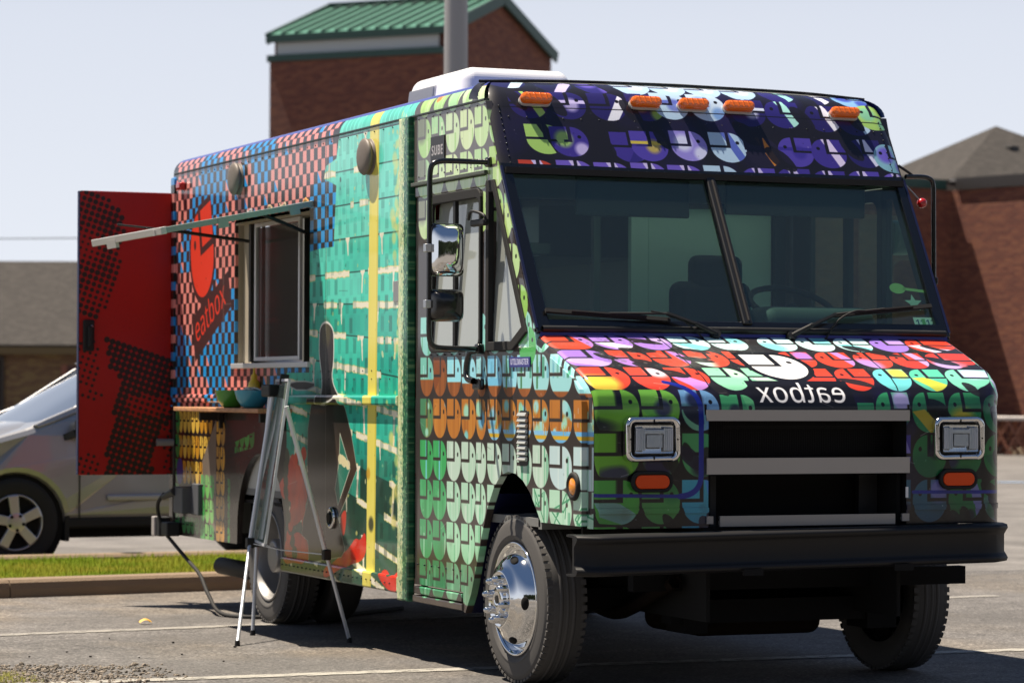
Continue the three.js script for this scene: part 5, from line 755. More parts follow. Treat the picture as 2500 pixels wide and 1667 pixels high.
// --- things fixed to the side
{
  for (const [y, z] of [[2.696, -4.299], [2.659, -1.942]]) {
    const p = [[0, -0.058], [0.045, -0.057], [0.075, -0.052], [0.094, -0.043], [0.101, -0.032], [0.097, -0.022], [0.088, -0.02], [0.086, -0.009], [0.098, -0.008], [0.098, 0]].map(q => new THREE.Vector2(q[0], -q[1]));
    T('round_vent', new THREE.LatheGeometry(p, 36).rotateZ(Math.PI / 2).translate(0, y, z), std(lin(0.16, 0.135, 0.115), 0.55, 0.1, { side: THREE.DoubleSide })); }
  T('rear_marker_lamp', rbox(0.05, 0.05, 0.09, 0.015, -0.02, 2.728, -5.5), M.red);
  T('filler_ring', new THREE.TorusGeometry(0.05, 0.013, 10, 28).rotateY(Math.PI / 2).translate(-0.008, 0.688, -2.53), M.chrome); T('filler_cap', [cyl(0.048, 0.048, 0.01).rotateZ(Math.PI / 2).translate(-0.002, 0.688, -2.53), cyl(0.03, 0.034, 0.03, 12).rotateZ(Math.PI / 2).translate(-0.012, 0.688, -2.53)], M.black);
  T('hinge_plate', sidePlate(rect(-1.56, 1.865, -1.44, 1.975), -0.006, 0.008, [], 0.002), M.aluDull);
  T('fender_vent', Array.from({ length: 9 }, (_, i) => box(0.014, 0.017, 0.1).rotateZ(-0.5).translate(-0.008, 1.285 - i * 0.026, 0.2)), std(lin(0.5, 0.52, 0.5), 0.4, 0.4)); T('vent_back', sidePlate(rrect(0.145, 1.045, 0.255, 1.305, 0.02), -0.002, 0.004), M.black);
  T('door_handle', [tube([[-0.02, 1.592, -0.355], [-0.045, 1.58, -0.38], [-0.05, 1.5, -0.405], [-0.05, 1.46, -0.39], [-0.04, 1.445, -0.34]], 0.017, 30, 8), rbox(0.03, 0.055, 0.1, 0.01, -0.018, 1.43, -0.33)], M.blackGloss);
  const plate = (name, text, z0, y0, w, h, bg, fg, fs, sx = 1) => { const cv = canvasPlane(w, h, 900, 0, 0), x = cv.x; x.fillStyle = bg; x.fillRect(0, 0, 2, 2); x.save(); x.scale(sx, 1); letters(x, text, w * 0.06 / sx, h * 0.24, fs, 0, fg, 1, 'sans-serif', 'bold'); x.restore();
    return T(name, uvBy(sidePlate(rect(z0, y0, z0 + w, y0 + h), -0.006, 0.006), (a, b, c) => cv.uv(c - z0, b - y0)), std(0xffffff, 0.35, 0.2, { map: canvasTex(cv.c) })); };
  plate('maker_badge', 'UTILIMASTER', 0.03, 1.51, 0.25, 0.048, '#3d3f8e', '#d5d7ee', 0.04, 0.86); plate('number_plate', 'SUBE', -1.02, 2.565, 0.19, 0.125, '#2a2727', '#b5b0b0', 0.07, 0.95);
  T('cable_loop', [tube([[-0.06, 2.235, -0.36], [-0.07, 2.27, -0.3], [-0.05, 2.25, -0.2], [-0.04, 2.215, -0.18]], 0.008, 30, 6), rbox(0.03, 0.035, 0.18, 0.01, -0.04, 2.215, -0.27).rotateX(0)], M.black);
  // mirrors
  const mf = T('mirror_frame', [tube([[0.0, 2.508, -0.235], [-0.1, 2.508, -0.24], [-0.24, 2.507, -0.25], [-0.29, 2.49, -0.256], [-0.302, 2.44, -0.26], [-0.303, 2.3, -0.26], [-0.304, 1.8, -0.26], [-0.303, 1.68, -0.262], [-0.292, 1.625, -0.265], [-0.25, 1.605, -0.27], [-0.1, 1.602, -0.3], [-0.02, 1.602, -0.335]], 0.0135, 90, 10, 0.4), rbox(0.04, 0.05, 0.05, 0.01, 0.0, 2.508, -0.235), rbox(0.04, 0.05, 0.05, 0.01, -0.01, 1.602, -0.335)], M.blackGloss);
  each('mirror_clamp', [rbox(0.035, 0.04, 0.035, 0.004, -0.312, 2.085, -0.26), rbox(0.035, 0.04, 0.035, 0.004, -0.312, 1.815, -0.26)], M.alu, mf);
  const shell = (hw, hh, dp, cx, cy, cz) => { const G = grid(24, 24, (u, v) => { const f = t => Math.sign(t) * (1 - Math.pow(1 - Math.abs(t), 1.0)); const a = f(u * 2 - 1), b = f(v * 2 - 1); const R = 0.28, ax = Math.abs(a), ay = Math.abs(b); const d = Math.pow(Math.pow(ax, 6) + Math.pow(ay, 6), 1 / 6); const k = d > 0 ? Math.max(ax, ay) / d : 1; return [cx + a * k * hw, cy + b * k * hh, cz + dp * Math.pow(Math.max(0, 1 - Math.pow(Math.max(ax, ay), 4)), 0.6) * (1 - 0.25 * (a * a + b * b) * 0.5)]; }); return G; };
  T('mirror_head', shell(0.084, 0.126, 0.07, -0.217, 2.077, -0.25), M.chrome); T('mirror_rim', ext(rrect(-0.302, 1.949, -0.131, 2.205, 0.025), 0.03, [], 0.008).translate(0, 0, -0.27), M.blackGloss); T('mirror_glass', new THREE.ShapeGeometry(poly2(rrect(-0.295, 1.957, -0.139, 2.197, 0.02))).rotateY(Math.PI).translate(-0.434, 0, -0.272), M.chrome);
  T('convex_mirror_head', shell(0.086, 0.078, 0.06, -0.217, 1.809, -0.25), M.blackGloss); T('convex_mirror_rim', ext(rrect(-0.304, 1.731, -0.13, 1.887, 0.03), 0.025, [], 0.008).translate(0, 0, -0.268), M.blackGloss);
  T('mirror_frame', [tube([[W0, 2.5, -0.1], [W0 + 0.1, 2.502, -0.1], [W0 + 0.14, 2.495, -0.1], [W0 + 0.163, 2.47, -0.1], [W0 + 0.166, 2.35, -0.1], [W0 + 0.166, 1.8, -0.1], [W0 + 0.15, 1.64, -0.12], [W0 + 0.02, 1.6, -0.2]], 0.0125, 70, 8, 0.4), rbox(0.03, 0.035, 0.03, 0.004, W0 + 0.17, 1.97, -0.1)], M.blackGloss);
  T('mirror_head', shell(0.06, 0.09, 0.05, W0 + 0.09, 2.2, -0.32), M.blackGloss);
  const wi = T('ball_wire', bar(V(W0 - 0.03, 2.5, -0.12), V(W0 + 0.095, 2.372, -0.1), 0.004), M.steel); T('red_ball', new THREE.SphereGeometry(0.026, 20, 14).translate(W0 + 0.097, 2.368, -0.1), M.red, wi); T('ball_clamp', tube([[W0 - 0.02, 2.56, -0.14], [W0 + 0.03, 2.52, -0.11], [W0 + 0.05, 2.5, -0.1]], 0.007, 10, 6), M.black, wi);
  T('small_mirror', new THREE.SphereGeometry(0.035, 14, 10).scale(0.5, 1.2, 0.6).translate(W0 + 0.045, 2.27, -0.1), M.black);
  // outlet with plug, exhaust
  const ob = T('outlet_box', [rbox(0.09, 0.17, 0.2, 0.008, -0.045, 0.69, -5.3), rbox(0.03, 0.2, 0.16, 0.006, -0.012, 0.7, -5.13)], std(0x4d5055, 0.6)); T('outlet_plug', [bar(V(-0.09, 0.745, -5.36), V(-0.11, 0.7, -5.56), 0.028, 12, 0.018)], std(0x2b2d30, 0.6), ob);
  T('cord_connector', [rbox(0.08, 0.13, 0.09, 0.012, -0.05, 0.5, -5.78), rbox(0.09, 0.09, 0.14, 0.01, -0.05, 0.49, -5.6)], std(0x1c1d1f, 0.6)); T('connector_face', rbox(0.05, 0.13, 0.07, 0.008, -0.08, 0.5, -5.83), std(lin(0.3, 0.28, 0.27), 0.6));
  T('exhaust_pipe', new THREE.LatheGeometry([[0.05, 0], [0.056, 0], [0.056, 1.2], [0.05, 1.2], [0.05, 0.05], [0.001, 0.06]].map(q => new THREE.Vector2(...q)), 24).rotateX(Math.PI / 2).translate(0.3, 0.245, -5.6), std(0x17181c, 0.6, 0.3));
}
// --- open red rear door, folded out beyond the corner
{
  const dm = new THREE.Matrix4().makeRotationY(0.0).setPosition(0, 0, 0), g = ext(rrect(-0.632, 0.842, -0.012, 2.698, 0.012), 0.035, [], 0.004).translate(0, 0, ZR - 0.035);
  const rd = T('open_rear_door', uvBy(g, (a, b) => RDOOR.uv(-a, b)), M.rdoor);
  T('door_handle', [rbox(0.075, 0.205, 0.03, 0.012, -0.572, 1.752, ZR + 0.012), rbox(0.03, 0.14, 0.025, 0.01, -0.565, 1.745, ZR + 0.035)], M.rubber, rd); T('handle_lock', new THREE.SphereGeometry(0.01, 10, 8).translate(-0.556, 1.81, ZR + 0.032), M.alu, rd);
  T('door_holdback', bar(V(-0.12, 1.055, ZR + 0.05), V(-0.01, 1.055, ZR + 0.06), 0.024, 14), std(lin(0.2, 0.19, 0.19), 0.5), rd); T('edge_trim', [box(0.006, 1.85, 0.04, -0.635, 1.77, ZR - 0.018)], std(0x22284c, 0.5), rd);
}
// --- roof unit
{
  const hull = (z0, z1, x0, x1, y0, y1, r) => rbox(x1 - x0, y1 - y0, z1 - z0, r, (x0 + x1) / 2, (y0 + y1) / 2, (z0 + z1) / 2, 5);
  const wh = std(0xe9ebee, 0.32); const g = hull(-3.28, -2.33, 0.7, 1.4, 2.9, 3.23, 0.07); const p = g.attributes.position; for (let i = 0; i < p.count; i++) { const y = p.getY(i), z = p.getZ(i), x = p.getX(i), k = (y - 2.9) / 0.335; p.setX(i, 1.05 + (x - 1.05) * (1.04 - 0.12 * k)); p.setZ(i, -2.85 + (z + 2.85) * (1.02 - 0.09 * k)); } g.computeVertexNormals();
  const ac = T('roof_air_conditioner', g, wh);
  const lou = []; for (let i = 0; i < 24; i++) lou.push(box(0.012, 0.115, 0.008).rotateZ(-0.14).translate(0.702, 3.1, -3.2 + i * 0.0165)); T('vent_grille', lou, std(lin(0.34, 0.36, 0.39), 0.5), ac); T('grille_back', box(0.006, 0.125, 0.41).rotateZ(-0.14).translate(0.708, 3.1, -3.01), std(lin(0.5, 0.52, 0.55), 0.6), ac);
}
// --- bumper, underbody
{
  const P = [[0, 0], [0.035, 0.006], [0.045, 0.022], [0.03, 0.036], [0.012, 0.05], [0.012, 0.13], [0.03, 0.148], [0.045, 0.162], [0.038, 0.178], [0, 0.184], [-0.07, 0.184], [-0.07, 0.174], [-0.005, 0.172], [-0.005, 0.012], [-0.07, 0.01], [-0.07, 0]];
  const n = 28, pts = (i) => { const u = i / n, x = -0.135 + 2.275 * u, e = Math.min(u, 1 - u), k = e < 0.04 ? (0.04 - e) / 0.04 : 0; return [x, 0.578 + 0.02 * u, 1.14 - 0.1 * u - 0.06 * k * k]; };
  const g = grid(P.length, n, (u, v, i, j) => { const q = P[i % P.length], o = pts(n - j); return [o[0], o[1] + q[1], o[2] + q[0]]; });
  const cap = [0, n].map(i => { const o = pts(i); return ext(P, 0.004).rotateY(0).applyMatrix4(new THREE.Matrix4().makeBasis(V(0, 0, 1), V(0, 1, 0), V(-1, 0, 0))).translate(o[0] + 0.002, o[1], o[2]); });
  T('front_bumper', [g, ...cap], phys(lin(0.011, 0.011, 0.012), 0.5, { specularIntensity: 0.6, side: THREE.DoubleSide }));
  each('tow_hole', [box(0.1, 0.03, 0.01, 0.72, 0.585, 1.152), box(0.1, 0.03, 0.01, 1.52, 0.59, 1.12)], M.dark, truck);
  const un = phys(lin(0.009, 0.009, 0.0095), 0.8, { specularIntensity: 0.25 }), rust = phys(lin(0.012, 0.008, 0.006), 0.9, { specularIntensity: 0.2 });
  T('bumper_bracket', [box(1.78, 0.085, 0.06, 1.25, 0.515, 0.62), box(0.08, 0.14, 0.34, 0.55, 0.66, 0.82), box(0.08, 0.14, 0.34, 1.7, 0.66, 0.82)], un);
  T('front_axle', [beam(V(0.25, 0.4, 0), V(2.0, 0.4, 0), 0.1, 0.1), box(1.15, 0.11, 0.1, 1.2, 0.36, 0.45), box(0.12, 0.24, 0.2, 0.75, 0.38, 0.42), box(0.16, 0.24, 0.2, 1.75, 0.38, 0.42)], un);
  each('leaf_spring', [0.55, 1.7].map(x => tube([[x, 0.52, 0.7], [x, 0.36, 0.2], [x, 0.33, 0], [x, 0.38, -0.3], [x, 0.52, -0.7]], 0.035, 24, 6)), rust, truck);
  T('oil_pan', rbox(0.7, 0.2, 0.6, 0.06, 1.15, 0.33, 0.1), rust);
  each('chassis_rail', [0.68, 1.56].map(x => box(0.08, 0.18, 6.2, x, 0.62, -2.5)), un, truck); T('rear_axle', [bar(V(0.2, 0.41, -3.86), V(2.04, 0.41, -3.86), 0.07, 14), new THREE.SphereGeometry(0.2, 18, 12).translate(1.12, 0.41, -3.86)], un);
  T('underfloor', [box(2.15, 0.02, 5.2, 1.122, 0.72, -3.1), box(2.1, 0.02, 1.2, 1.122, 1.02, 0.25)], M.dark);
  each('wheel_well', [box(0.02, 0.75, 1.6, 0.62, 0.72, 0.1), box(0.02, 0.75, 1.6, 1.62, 0.72, 0.1), box(0.5, 0.7, 0.02, 0.35, 0.66, -0.58).rotateX(0), box(2.0, 0.5, 0.02, 1.122, 0.95, 0.6), box(0.02, 0.6, 1.1, 0.6, 0.7, -3.86), box(0.5, 0.5, 0.02, 0.36, 0.62, -4.36)], M.dark, truck);
  T('mud_guard', [sidePlate([[-0.545, 0.3], [-0.47, 0.4], [-0.4, 0.55], [-0.33, 0.7], [-0.26, 0.83], [-0.2, 0.9], [-0.3, 0.9], [-0.5, 0.5], [-0.56, 0.3]], 0.036, 0.3)], M.navy);
}
// --- wheels
function wheelGroup(cx, cz, sgn, rear) { // axle along x, outer face towards sgn
  const w = new THREE.Group(); w.name = 'wheel'; truck.add(w); w.position.set(cx - 1.122, 0.405, cz + 2.4); if (sgn > 0) w.rotation.y = Math.PI; w.updateMatrixWorld(true);
  const lat = (p, n = 56) => new THREE.LatheGeometry(p.map(q => new THREE.Vector2(q[0], q[1])), n).rotateZ(Math.PI / 2); // profile (r, outwards)
  const R = 0.405, tw = 0.215;
  const tp = [[0.262, -0.185], [0.285, -0.2], [0.33, -0.213], [0.365, -0.21], [0.39, -0.2], [0.399, -0.185], [R - 0.002, -0.15], [R, -0.11], [R - 0.002, -0.06], [0.399, -0.028], [0.392, -0.014], [0.37, -0.002], [0.366, -0.003], [0.34, 0.004], [0.31, 0.003], [0.308, 0.006], [0.3, 0.005], [0.285, -0.004], [0.268, -0.018], [0.262, -0.03]];
  const lug = []; for (let i = 0; i < 62; i++) { const a = i / 62 * Math.PI * 2; for (const [xx, ww] of [[0.022, 0.032], [0.19, 0.032]]) lug.push(box(ww, 0.012, 0.026, xx, 0.3935, 0).rotateX(a)); }
  for (const xr of [0.075, 0.107, 0.14]) lug.push(new THREE.TorusGeometry(0.4, 0.008, 6, 60).rotateY(Math.PI / 2).scale(1.4, 1, 1).translate(xr, 0, 0));
  const n0 = mk('tyre', [lat(tp, 64), ...lug], M.tyre, w);
  if (rear) mk('inner_tyre', lat(tp, 48).translate(0.29, 0, 0), M.tyre, w);
  const ch = rear ? std(lin(0.26, 0.255, 0.25), 0.45, 0.6) : M.chrome;
  const rp = rear ? [[0.272, -0.02], [0.272, -0.004], [0.266, 0.0], [0.258, -0.004], [0.252, -0.02], [0.238, -0.05], [0.23, -0.13], [0.215, -0.155], [0.16, -0.165], [0.12, -0.15], [0.105, -0.12], [0.1, -0.04], [0.08, -0.03], [0.001, -0.03]]
    : [[0.274, -0.022], [0.274, -0.004], [0.268, 0.002], [0.26, -0.002], [0.254, -0.014], [0.246, -0.03], [0.24, -0.034], [0.232, -0.03], [0.226, -0.012], [0.214, 0.012], [0.196, 0.032], [0.172, 0.048], [0.156, 0.054], [0.152, 0.062], [0.143, 0.065], [0.138, 0.074], [0.128, 0.078], [0.122, 0.07], [0.075, 0.064], [0.07, 0.068], [0.066, 0.08], [0.056, 0.088], [0.03, 0.09], [0.026, 0.084], [0.001, 0.083]];
  const rim = mk('rim', lat(rp, 72), ch, w);
  if (!rear) {
    for (let i = 0; i < 5; i++) { const a = i / 5 * Math.PI * 2 + 0.35; mk('hand_hole', new THREE.SphereGeometry(0.024, 16, 10).scale(0.35, 0.85, 1.35).rotateZ(-0.75).translate(-0.027, 0.201, 0).rotateX(a), M.dark, rim); }
    for (let i = 0; i < 8; i++) { const a = i / 8 * Math.PI * 2 + 0.2; mk('lug_nut', new THREE.LatheGeometry([[0.001, 0.062], [0.008, 0.06], [0.015, 0.05], [0.019, 0.034], [0.019, 0.01], [0.024, 0.006], [0.024, 0]].map(q => new THREE.Vector2(q[0], q[1])), 16).rotateZ(Math.PI / 2).translate(-0.06, 0.1, 0).rotateX(a), ch, rim); }
    mk('hub_emblem', cyl(0.02, 0.02, 0.004, 16).rotateZ(Math.PI / 2).translate(-0.088, 0, 0), M.dark, rim);
  }
}
wheelGroup(0.035, 0, -1, false); wheelGroup(W0 - 0.035, 0, 1, false); wheelGroup(0.05, -3.86, -1, true); wheelGroup(W0 - 0.05, -3.86, 1, true);
// ------------------------------------------------------------------ on the serving shelf
{
  const bowl = (pos, r, h, c, label) => { const b = thing('bowl', pos); tag(b, label, 'bowl'); const p = [[0.001, 0], [r * 0.45, 0], [r * 0.62, h * 0.12], [r * 0.84, h * 0.45], [r * 0.96, h * 0.8], [r, h], [r * 0.975, h * 1.01], [r * 0.93, h * 0.8], [r * 0.8, h * 0.47], [r * 0.55, h * 0.14], [0.001, h * 0.06]].map(q => new THREE.Vector2(...q)); mk('bowl_shell', new THREE.LatheGeometry(p, 40), c, b); return b; };
  bowl([-0.105, 1.292, -4.08], 0.105, 0.105, phys(lin(0.06, 0.27, 0.03), 0.35, { clearcoat: 0.4 }), 'green plastic bowl on the wooden serving shelf');
  const b = bowl([-0.11, 1.292, -3.66], 0.108, 0.105, phys(lin(0.045, 0.3, 0.42), 0.35, { clearcoat: 0.4 }), 'turquoise plastic bowl of packets on the wooden serving shelf');
  const pk = []; for (let i = 0; i < 22; i++) { const a = rr(0, 6.28), r = rr(0, 0.075); pk.push(box(0.045, 0.006, 0.03).rotateX(rr(-0.8, 0.8)).rotateY(rr(0, 3)).translate(r * Math.cos(a), 0.098 + rr(0, 0.018), r * Math.sin(a))); } mk('packets', pk, std(0xd8d8d4, 0.5), b).userData.kind = 'stuff';
  const m = thing('mustard_bottle', [-0.03, 1.292, -3.88]); tag(m, 'yellow squeeze bottle of mustard standing behind the turquoise bowl', 'bottle');
  mk('bottle_body', new THREE.LatheGeometry([[0.001, 0], [0.036, 0], [0.04, 0.008], [0.04, 0.12], [0.034, 0.15], [0.02, 0.172], [0.018, 0.18]].map(q => new THREE.Vector2(...q)), 24), phys(lin(0.72, 0.5, 0.03), 0.35, { clearcoat: 0.4 }), m);
  mk('nozzle', new THREE.LatheGeometry([[0.02, 0.178], [0.02, 0.195], [0.009, 0.205], [0.004, 0.24], [0.001, 0.24]].map(q => new THREE.Vector2(...q)), 16), std(lin(0.7, 0.48, 0.03), 0.4), m); mk('label', new THREE.CylinderGeometry(0.0405, 0.0405, 0.05, 24, 1, true).translate(0, 0.05, 0), std(lin(0.62, 0.5, 0.25), 0.5), m);
}
// ------------------------------------------------------------------ tripod easel with a glass board
{
  const e = thing('display_easel', [-0.35, 0, -2.6]); tag(e, 'aluminium tripod easel with a greenish framed glass board beside the truck', 'easel');
  const E_ = (n, g, m, p = e) => inWorld(n, g, m, p), al = std(lin(0.62, 0.65, 0.7), 0.35, 0.35);
  const up = V(0.14, 0.985, 0.02).normalize(), h = V(Math.sin(0.2), 0, -Math.cos(0.2)), nrm = new THREE.Vector3().crossVectors(h, up).normalize();
  const BM = new THREE.Matrix4().makeBasis(h, up.clone(), nrm).setPosition(-0.42, 0.54, -2.442), B = g => g.applyMatrix4(BM), bw = 0.62, bh = 0.93, q = 0.014;
  E_('board_frame', [B(box(0.02, bh, q, 0.01, bh / 2, 0)), B(box(0.02, bh, q, bw - 0.01, bh / 2, 0)), B(box(bw, 0.014, q, bw / 2, bh - 0.007, 0)), B(box(bw, 0.014, q, bw / 2, 0.007, 0))], al);
  E_('board', B(box(bw - 0.03, bh - 0.02, 0.006, bw / 2, bh / 2, 0)), new THREE.MeshPhysicalMaterial({ color: lin(0.34, 0.43, 0.37), roughness: 0.06, transmission: 0.5, thickness: 0, ior: 1.5 }));
  const cl = BM; const pt = (x, y, z) => V(x, y, z).applyMatrix4(cl);
  const top = pt(bw * 0.8, bh - 0.1, -0.03), k1 = pt(bw * 0.8, -0.01, -0.03), k2 = pt(bw * 1.05, -0.01, -0.02).add(V(0.05, 0, 0)), f1 = V(-0.578, 0.012, -2.438), f2 = V(-0.289, 0.012, -3.073), f3 = V(0.065, 0.012, -2.42);
  const leg = (a, k, f) => { E_('leg', [bar(a, k, 0.0135, 10), bar(k, f, 0.0105, 10)], al); E_('foot', cyl(0.014, 0.016, 0.03, 12).translate(f.x, 0.015, f.z), M.rubber); E_('clamp', rbox(0.045, 0.06, 0.045, 0.008, k.x, k.y, k.z), M.black); };
  leg(top.clone().addScaledVector(h, -0.05), k1, f1); leg(top.clone().addScaledVector(h, 0.06), k2, f2);
  const t3 = V(-0.34, 1.31, -2.33), k3 = t3.clone().lerp(f3, 0.63); leg(t3, k3, f3);
  E_('head_clamp', [rbox(0.1, 0.07, 0.15, 0.012, top.x + 0.01, top.y + 0.03, top.z)], M.black); E_('board_clip', B(rbox(0.03, 0.06, 0.05, 0.006, bw * 0.56, bh, 0.01)), M.black);
  const hub = V((k1.x + k2.x + k3.x) / 3 + 0.02, 0.5, (k1.z + k2.z + k3.z) / 3); for (const k of [k1, k2, k3]) E_('brace', beam(k.clone().setY(k.y + (k === k3 ? 0 : 0)), hub, 0.014, 0.005), al);
}
// ------------------------------------------------------------------ power cord, chock, litter
{
  const c = mk('power_cord', tube([[-0.1, 0.72, -5.58], [-0.11, 0.66, -5.68], [-0.09, 0.58, -5.74], [-0.06, 0.47, -5.7], [-0.05, 0.4, -5.52], [-0.05, 0.31, -5.2], [-0.05, 0.23, -4.92], [-0.06, 0.12, -4.7], [-0.05, 0.02, -4.45], [0.1, 0.012, -4.2], [0.5, 0.012, -4.1], [1.2, 0.012, -4.6]], 0.0125, 120, 8), M.rubber); tag(c, 'black power cord hanging from the outlet box and trailing under the truck', 'cord');
  const lf = mk('dropped_chip', (() => { const g = grid(6, 3, (u, v) => [(u - 0.5) * 0.075, 0.008 + 0.018 * Math.sin(u * 3.1) + 0.01 * Math.sin(v * 3.1), (v - 0.5) * 0.04]); return g.translate(-0.647, 0.0, -4.06); })(), std(lin(0.75, 0.42, 0.06), 0.6, 0, { side: THREE.DoubleSide })); tag(lf, 'small orange dropped scrap lying on the sunny asphalt', 'litter');
  const pebs = []; for (const [x, z] of [[-0.86, -2.72], [-1.12, -3.1], [-1.02, -2.0], [-1.55, -2.35], [-1.5, -2.05], [-0.93, -1.55], [-1.95, -2.3], [-1.8, -2.15], [-0.62, -2.35], [-1.28, -1.9]]) pebs.push(new THREE.IcosahedronGeometry(rr(0.004, 0.008), 1).scale(1.3, 0.7, 1).translate(x, 0.006, z)); tag(mk('pebbles', pebs, std(0x1a1714, 0.9)), 'dark crumbs scattered over the asphalt left of the easel', 'pebbles', null, 'stuff');
}
// ------------------------------------------------------------------ silver car behind the kerb (front towards -x)
{
  const car = thing('silver_suv', [-0.106, 0, -9.742], 0.09); tag(car, 'silver sport utility car parked beyond the grass strip', 'car');
  // local: x to the rear, z towards the viewer; near side z = 0; width 1.75
  const Wc = 1.75, paint = phys(lin(0.36, 0.36, 0.365), 0.32, { metalness: 0.5, clearcoat: 1, clearcoatRoughness: 0.04 });
  const archP = (c, r) => { const o = []; for (let i = 0; i <= 14; i++) { const a = Math.PI - Math.PI * i / 14; o.push([c + r * Math.cos(a), 0.34 + r * Math.sin(a)]); } return o; };
  const low = [[-0.88, 0.34], [-0.86, 0.3], ...archP(0, 0.4), [0.42, 0.36], [2.28, 0.36], ...archP(2.68, 0.4), [3.45, 0.36], [3.5, 0.7], [3.46, 1.02], [3.3, 1.06], [1.25, 1.06], [0.85, 1.19], [0.55, 1.235], [0.3, 1.16], [0.1, 1.09], [-0.4, 0.96], [-0.75, 0.86], [-0.88, 0.68]];
  // lower body: side pinched in towards the roof line by a bevelled sweep
  const body = ext(low, Wc, [], 0.05).translate(0, 0, -Wc); { const p = body.attributes.position; for (let i = 0; i < p.count; i++) { const x = p.getX(i), y = p.getY(i), z = p.getZ(i), c = (z + Wc / 2) / (Wc / 2); let k = 1 - 0.065 * Math.max(0, (y - 0.7) / 0.35) ** 1.7 - 0.04 * Math.max(0, (0.5 - y) / 0.2); if (x < -0.2) k -= 0.12 * ((-0.2 - x) / 0.7) ** 2; p.setZ(i, -Wc / 2 + c * k * Wc / 2); } body.computeVertexNormals(); }
  mk('body', body, paint, car);
  // bonnet: crowned skin rising to the windscreen
  mk('hood', grid(14, 14, (u, v) => { const x = -0.82 + u * 1.2, z = -0.06 - v * (Wc - 0.12), c = Math.abs(v * 2 - 1); return [x, 0.88 + 0.285 * Math.pow(u, 0.62) - 0.1 * c ** 4 - 0.03 * (1 - u) * c * c, z]; }), paint, car);
  const gh = (y, in_) => [-in_, -Wc + in_];
  const cabin = (pts, z0, z1, mat, name) => { const g = ext(pts, z1 - z0, [], 0.01).translate(0, 0, z0); const p = g.attributes.position; for (let i = 0; i < p.count; i++) { const y = p.getY(i), z = p.getZ(i), c = z + Wc / 2; p.setZ(i, -Wc / 2 + c * (1 - 0.24 * Math.max(0, y - 1.0) / 0.62)); } g.computeVertexNormals(); return mk(name, g, mat, car); };
  cabin([[0.3, 1.1], [0.62, 1.3], [1.0, 1.57], [1.15, 1.63], [2.2, 1.65], [3.0, 1.58], [3.35, 1.1], [3.4, 1.0], [0.5, 1.0]], -Wc + 0.06, -0.06, std(0x0b0d10, 0.25), 'cabin');
  cabin([[1.0, 1.62], [1.08, 1.66], [2.2, 1.68], [3.02, 1.61], [3.04, 1.57], [2.2, 1.635], [1.15, 1.615]], -Wc + 0.03, -0.03, paint, 'roof');
  for (const z of [[-0.085, -0.03], [-Wc + 0.03, -Wc + 0.085]]) { cabin([[0.16, 1.12], [0.26, 1.165], [0.51, 1.262], [1.0, 1.58], [1.07, 1.58], [0.57, 1.235], [0.34, 1.145], [0.2, 1.1]], z[0], z[1], paint, 'pillar'); cabin([[1.62, 1.05], [1.72, 1.05], [1.66, 1.62], [1.58, 1.62]], z[0], z[1], paint, 'pillar'); cabin([[2.9, 1.05], [3.42, 1.05], [3.05, 1.6], [2.7, 1.62]], z[0], z[1], paint, 'pillar'); cabin([[0.42, 1.03], [3.4, 1.03], [3.38, 1.1], [0.5, 1.09]], z[0], z[1], paint, 'beltline'); }
  const ws = grid(10, 8, (u, v) => { const t = u, z = (v - 0.5) * 2, y = 1.135 + t * 0.43, hw = (Wc / 2 - 0.075) * (1 - 0.24 * (y - 1.0) / 0.62); return [0.22 + t * 0.77 + 0.06 * z ** 4, y, -Wc / 2 + z * hw]; }); mk('windscreen', ws, phys(lin(0.4, 0.47, 0.56), 0.08, { metalness: 0.75, clearcoat: 1, clearcoatRoughness: 0.02, side: THREE.DoubleSide }), car);
  mk('door_seam', box(0.008, 0.62, 0.01, 0.52, 0.68, -0.004), M.black, car); mk('door_seam', box(0.008, 0.6, 0.01, 1.66, 0.7, -0.004), M.black, car);
  mk('sill', rbox(1.86, 0.1, 0.12, 0.03, 1.35, 0.345, -0.08), M.rubber, car); mk('side_moulding', rbox(1.6, 0.05, 0.03, 0.015, 1.55, 0.54, 0.0), paint, car);
  mk('mud_flap', rbox(0.04, 0.22, 0.2, 0.01, 0.425, 0.31, -0.12), M.rubber, car);
  const mr = mk('wing_mirror', rbox(0.16, 0.14, 0.2, 0.05, 0.56, 1.12, 0.05), M.black, car); mk('mirror_stalk', beam(V(0.48, 1.06, 0.02), V(0.42, 1.02, -0.06), 0.05, 0.05), M.black, car);
  mk('underbody', box(3.4, 0.16, Wc - 0.3, 1.4, 0.3, -Wc / 2), M.dark, car); mk('wheel_well', [cyl(0.4, 0.4, Wc - 0.1, 32).rotateX(Math.PI / 2).translate(0, 0.34, -Wc / 2), cyl(0.4, 0.4, Wc - 0.1, 32).rotateX(Math.PI / 2).translate(2.68, 0.34, -Wc / 2)], M.dark, car);
  mk('headlight', rbox(0.3, 0.16, 0.1, 0.04, -0.66, 0.76, -0.16), M.clear, car); mk('front_bumper', rbox(0.16, 0.3, Wc - 0.3, 0.07, -0.86, 0.48, -Wc / 2), paint, car);
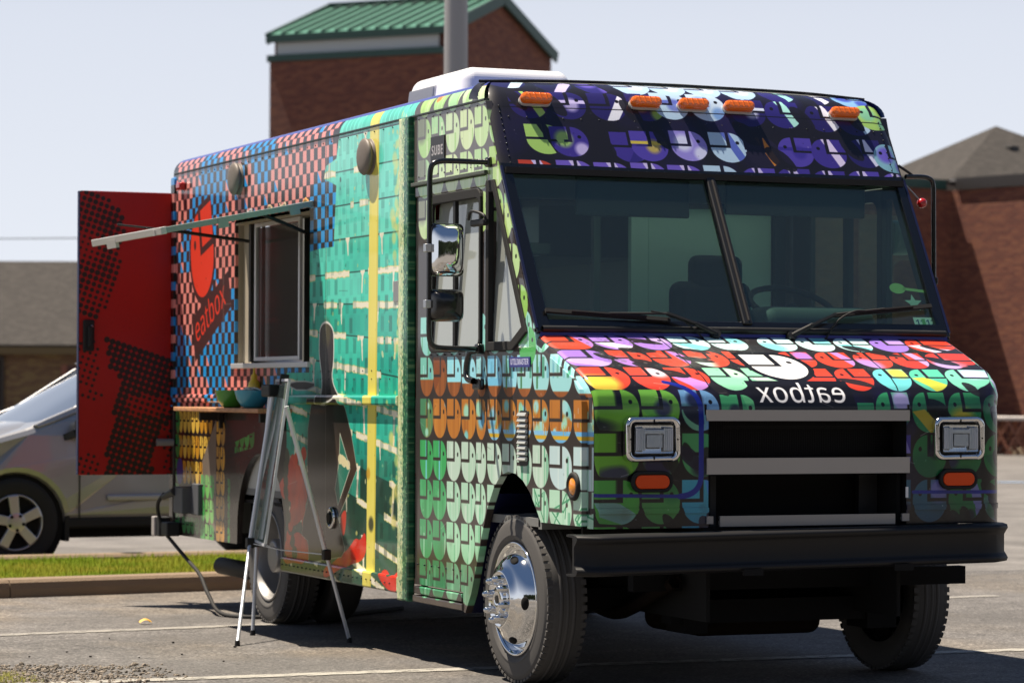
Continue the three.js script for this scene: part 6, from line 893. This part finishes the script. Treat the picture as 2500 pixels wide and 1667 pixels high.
  for (const [x, z, s] of [[0, 0, 1], [2.68, 0, 1], [0, -Wc, -1], [2.68, -Wc, -1]]) {
    const w = new THREE.Group(); w.name = 'wheel'; w.position.set(x, 0.355, z - 0.01 * s); if (s < 0) w.rotation.y = Math.PI; car.add(w);
    const lat = p => new THREE.LatheGeometry(p.map(q => new THREE.Vector2(...q)), 44).rotateX(Math.PI / 2);
    mk('tyre', lat([[0.225, -0.2], [0.3, -0.21], [0.345, -0.19], [0.355, -0.15], [0.355, -0.05], [0.346, -0.012], [0.31, 0.0], [0.25, -0.005], [0.222, -0.02]]), std(lin(0.014, 0.014, 0.014), 0.85), w);
    mk('hub_cap', lat([[0.08, 0.004], [0.07, 0.012], [0.03, 0.014], [0.001, 0.014]]), std(lin(0.55, 0.56, 0.58), 0.3, 0.85), w); const rm = mk('rim', [lat([[0.222, -0.16], [0.226, -0.02], [0.22, 0.0], [0.21, -0.004], [0.205, -0.02], [0.2, -0.15]])], std(lin(0.55, 0.56, 0.58), 0.3, 0.85), w);
    for (let k = 0; k < 5; k++) { const a = Math.PI / 2 + 0.12 + k * Math.PI * 2 / 5; mk('spoke', ext([[0.05, -0.035], [0.212, -0.042], [0.212, 0.042], [0.05, 0.035]], 0.03, [], 0.006).translate(0, 0, -0.022).rotateZ(a), rm.material, rm); mk('wheel_nut', cyl(0.013, 0.013, 0.012, 8).rotateX(Math.PI / 2).translate(0.06 * Math.cos(a + 0.6), 0.06 * Math.sin(a + 0.6), 0.016), M.dark, rm); }
    mk('brake_disc', cyl(0.19, 0.19, 0.02, 30).rotateX(Math.PI / 2).translate(0, 0, -0.1), std(0x0c0c0d, 0.6), w);
  }
}
{ const w = mk('overhead_wire', tube([[-60, 5.4, -95], [-20, 5.1, -78], [11.9, 5.35, -61.9], [14, 5.37, -61.1], [24, 5.5, -57.5], [40, 6.5, -52]], 0.014, 60, 5), M.rubber); tag(w, 'thin dark overhead wire crossing the sky left of the tall brick building', 'wire'); }
renderer.render(scene, camera);
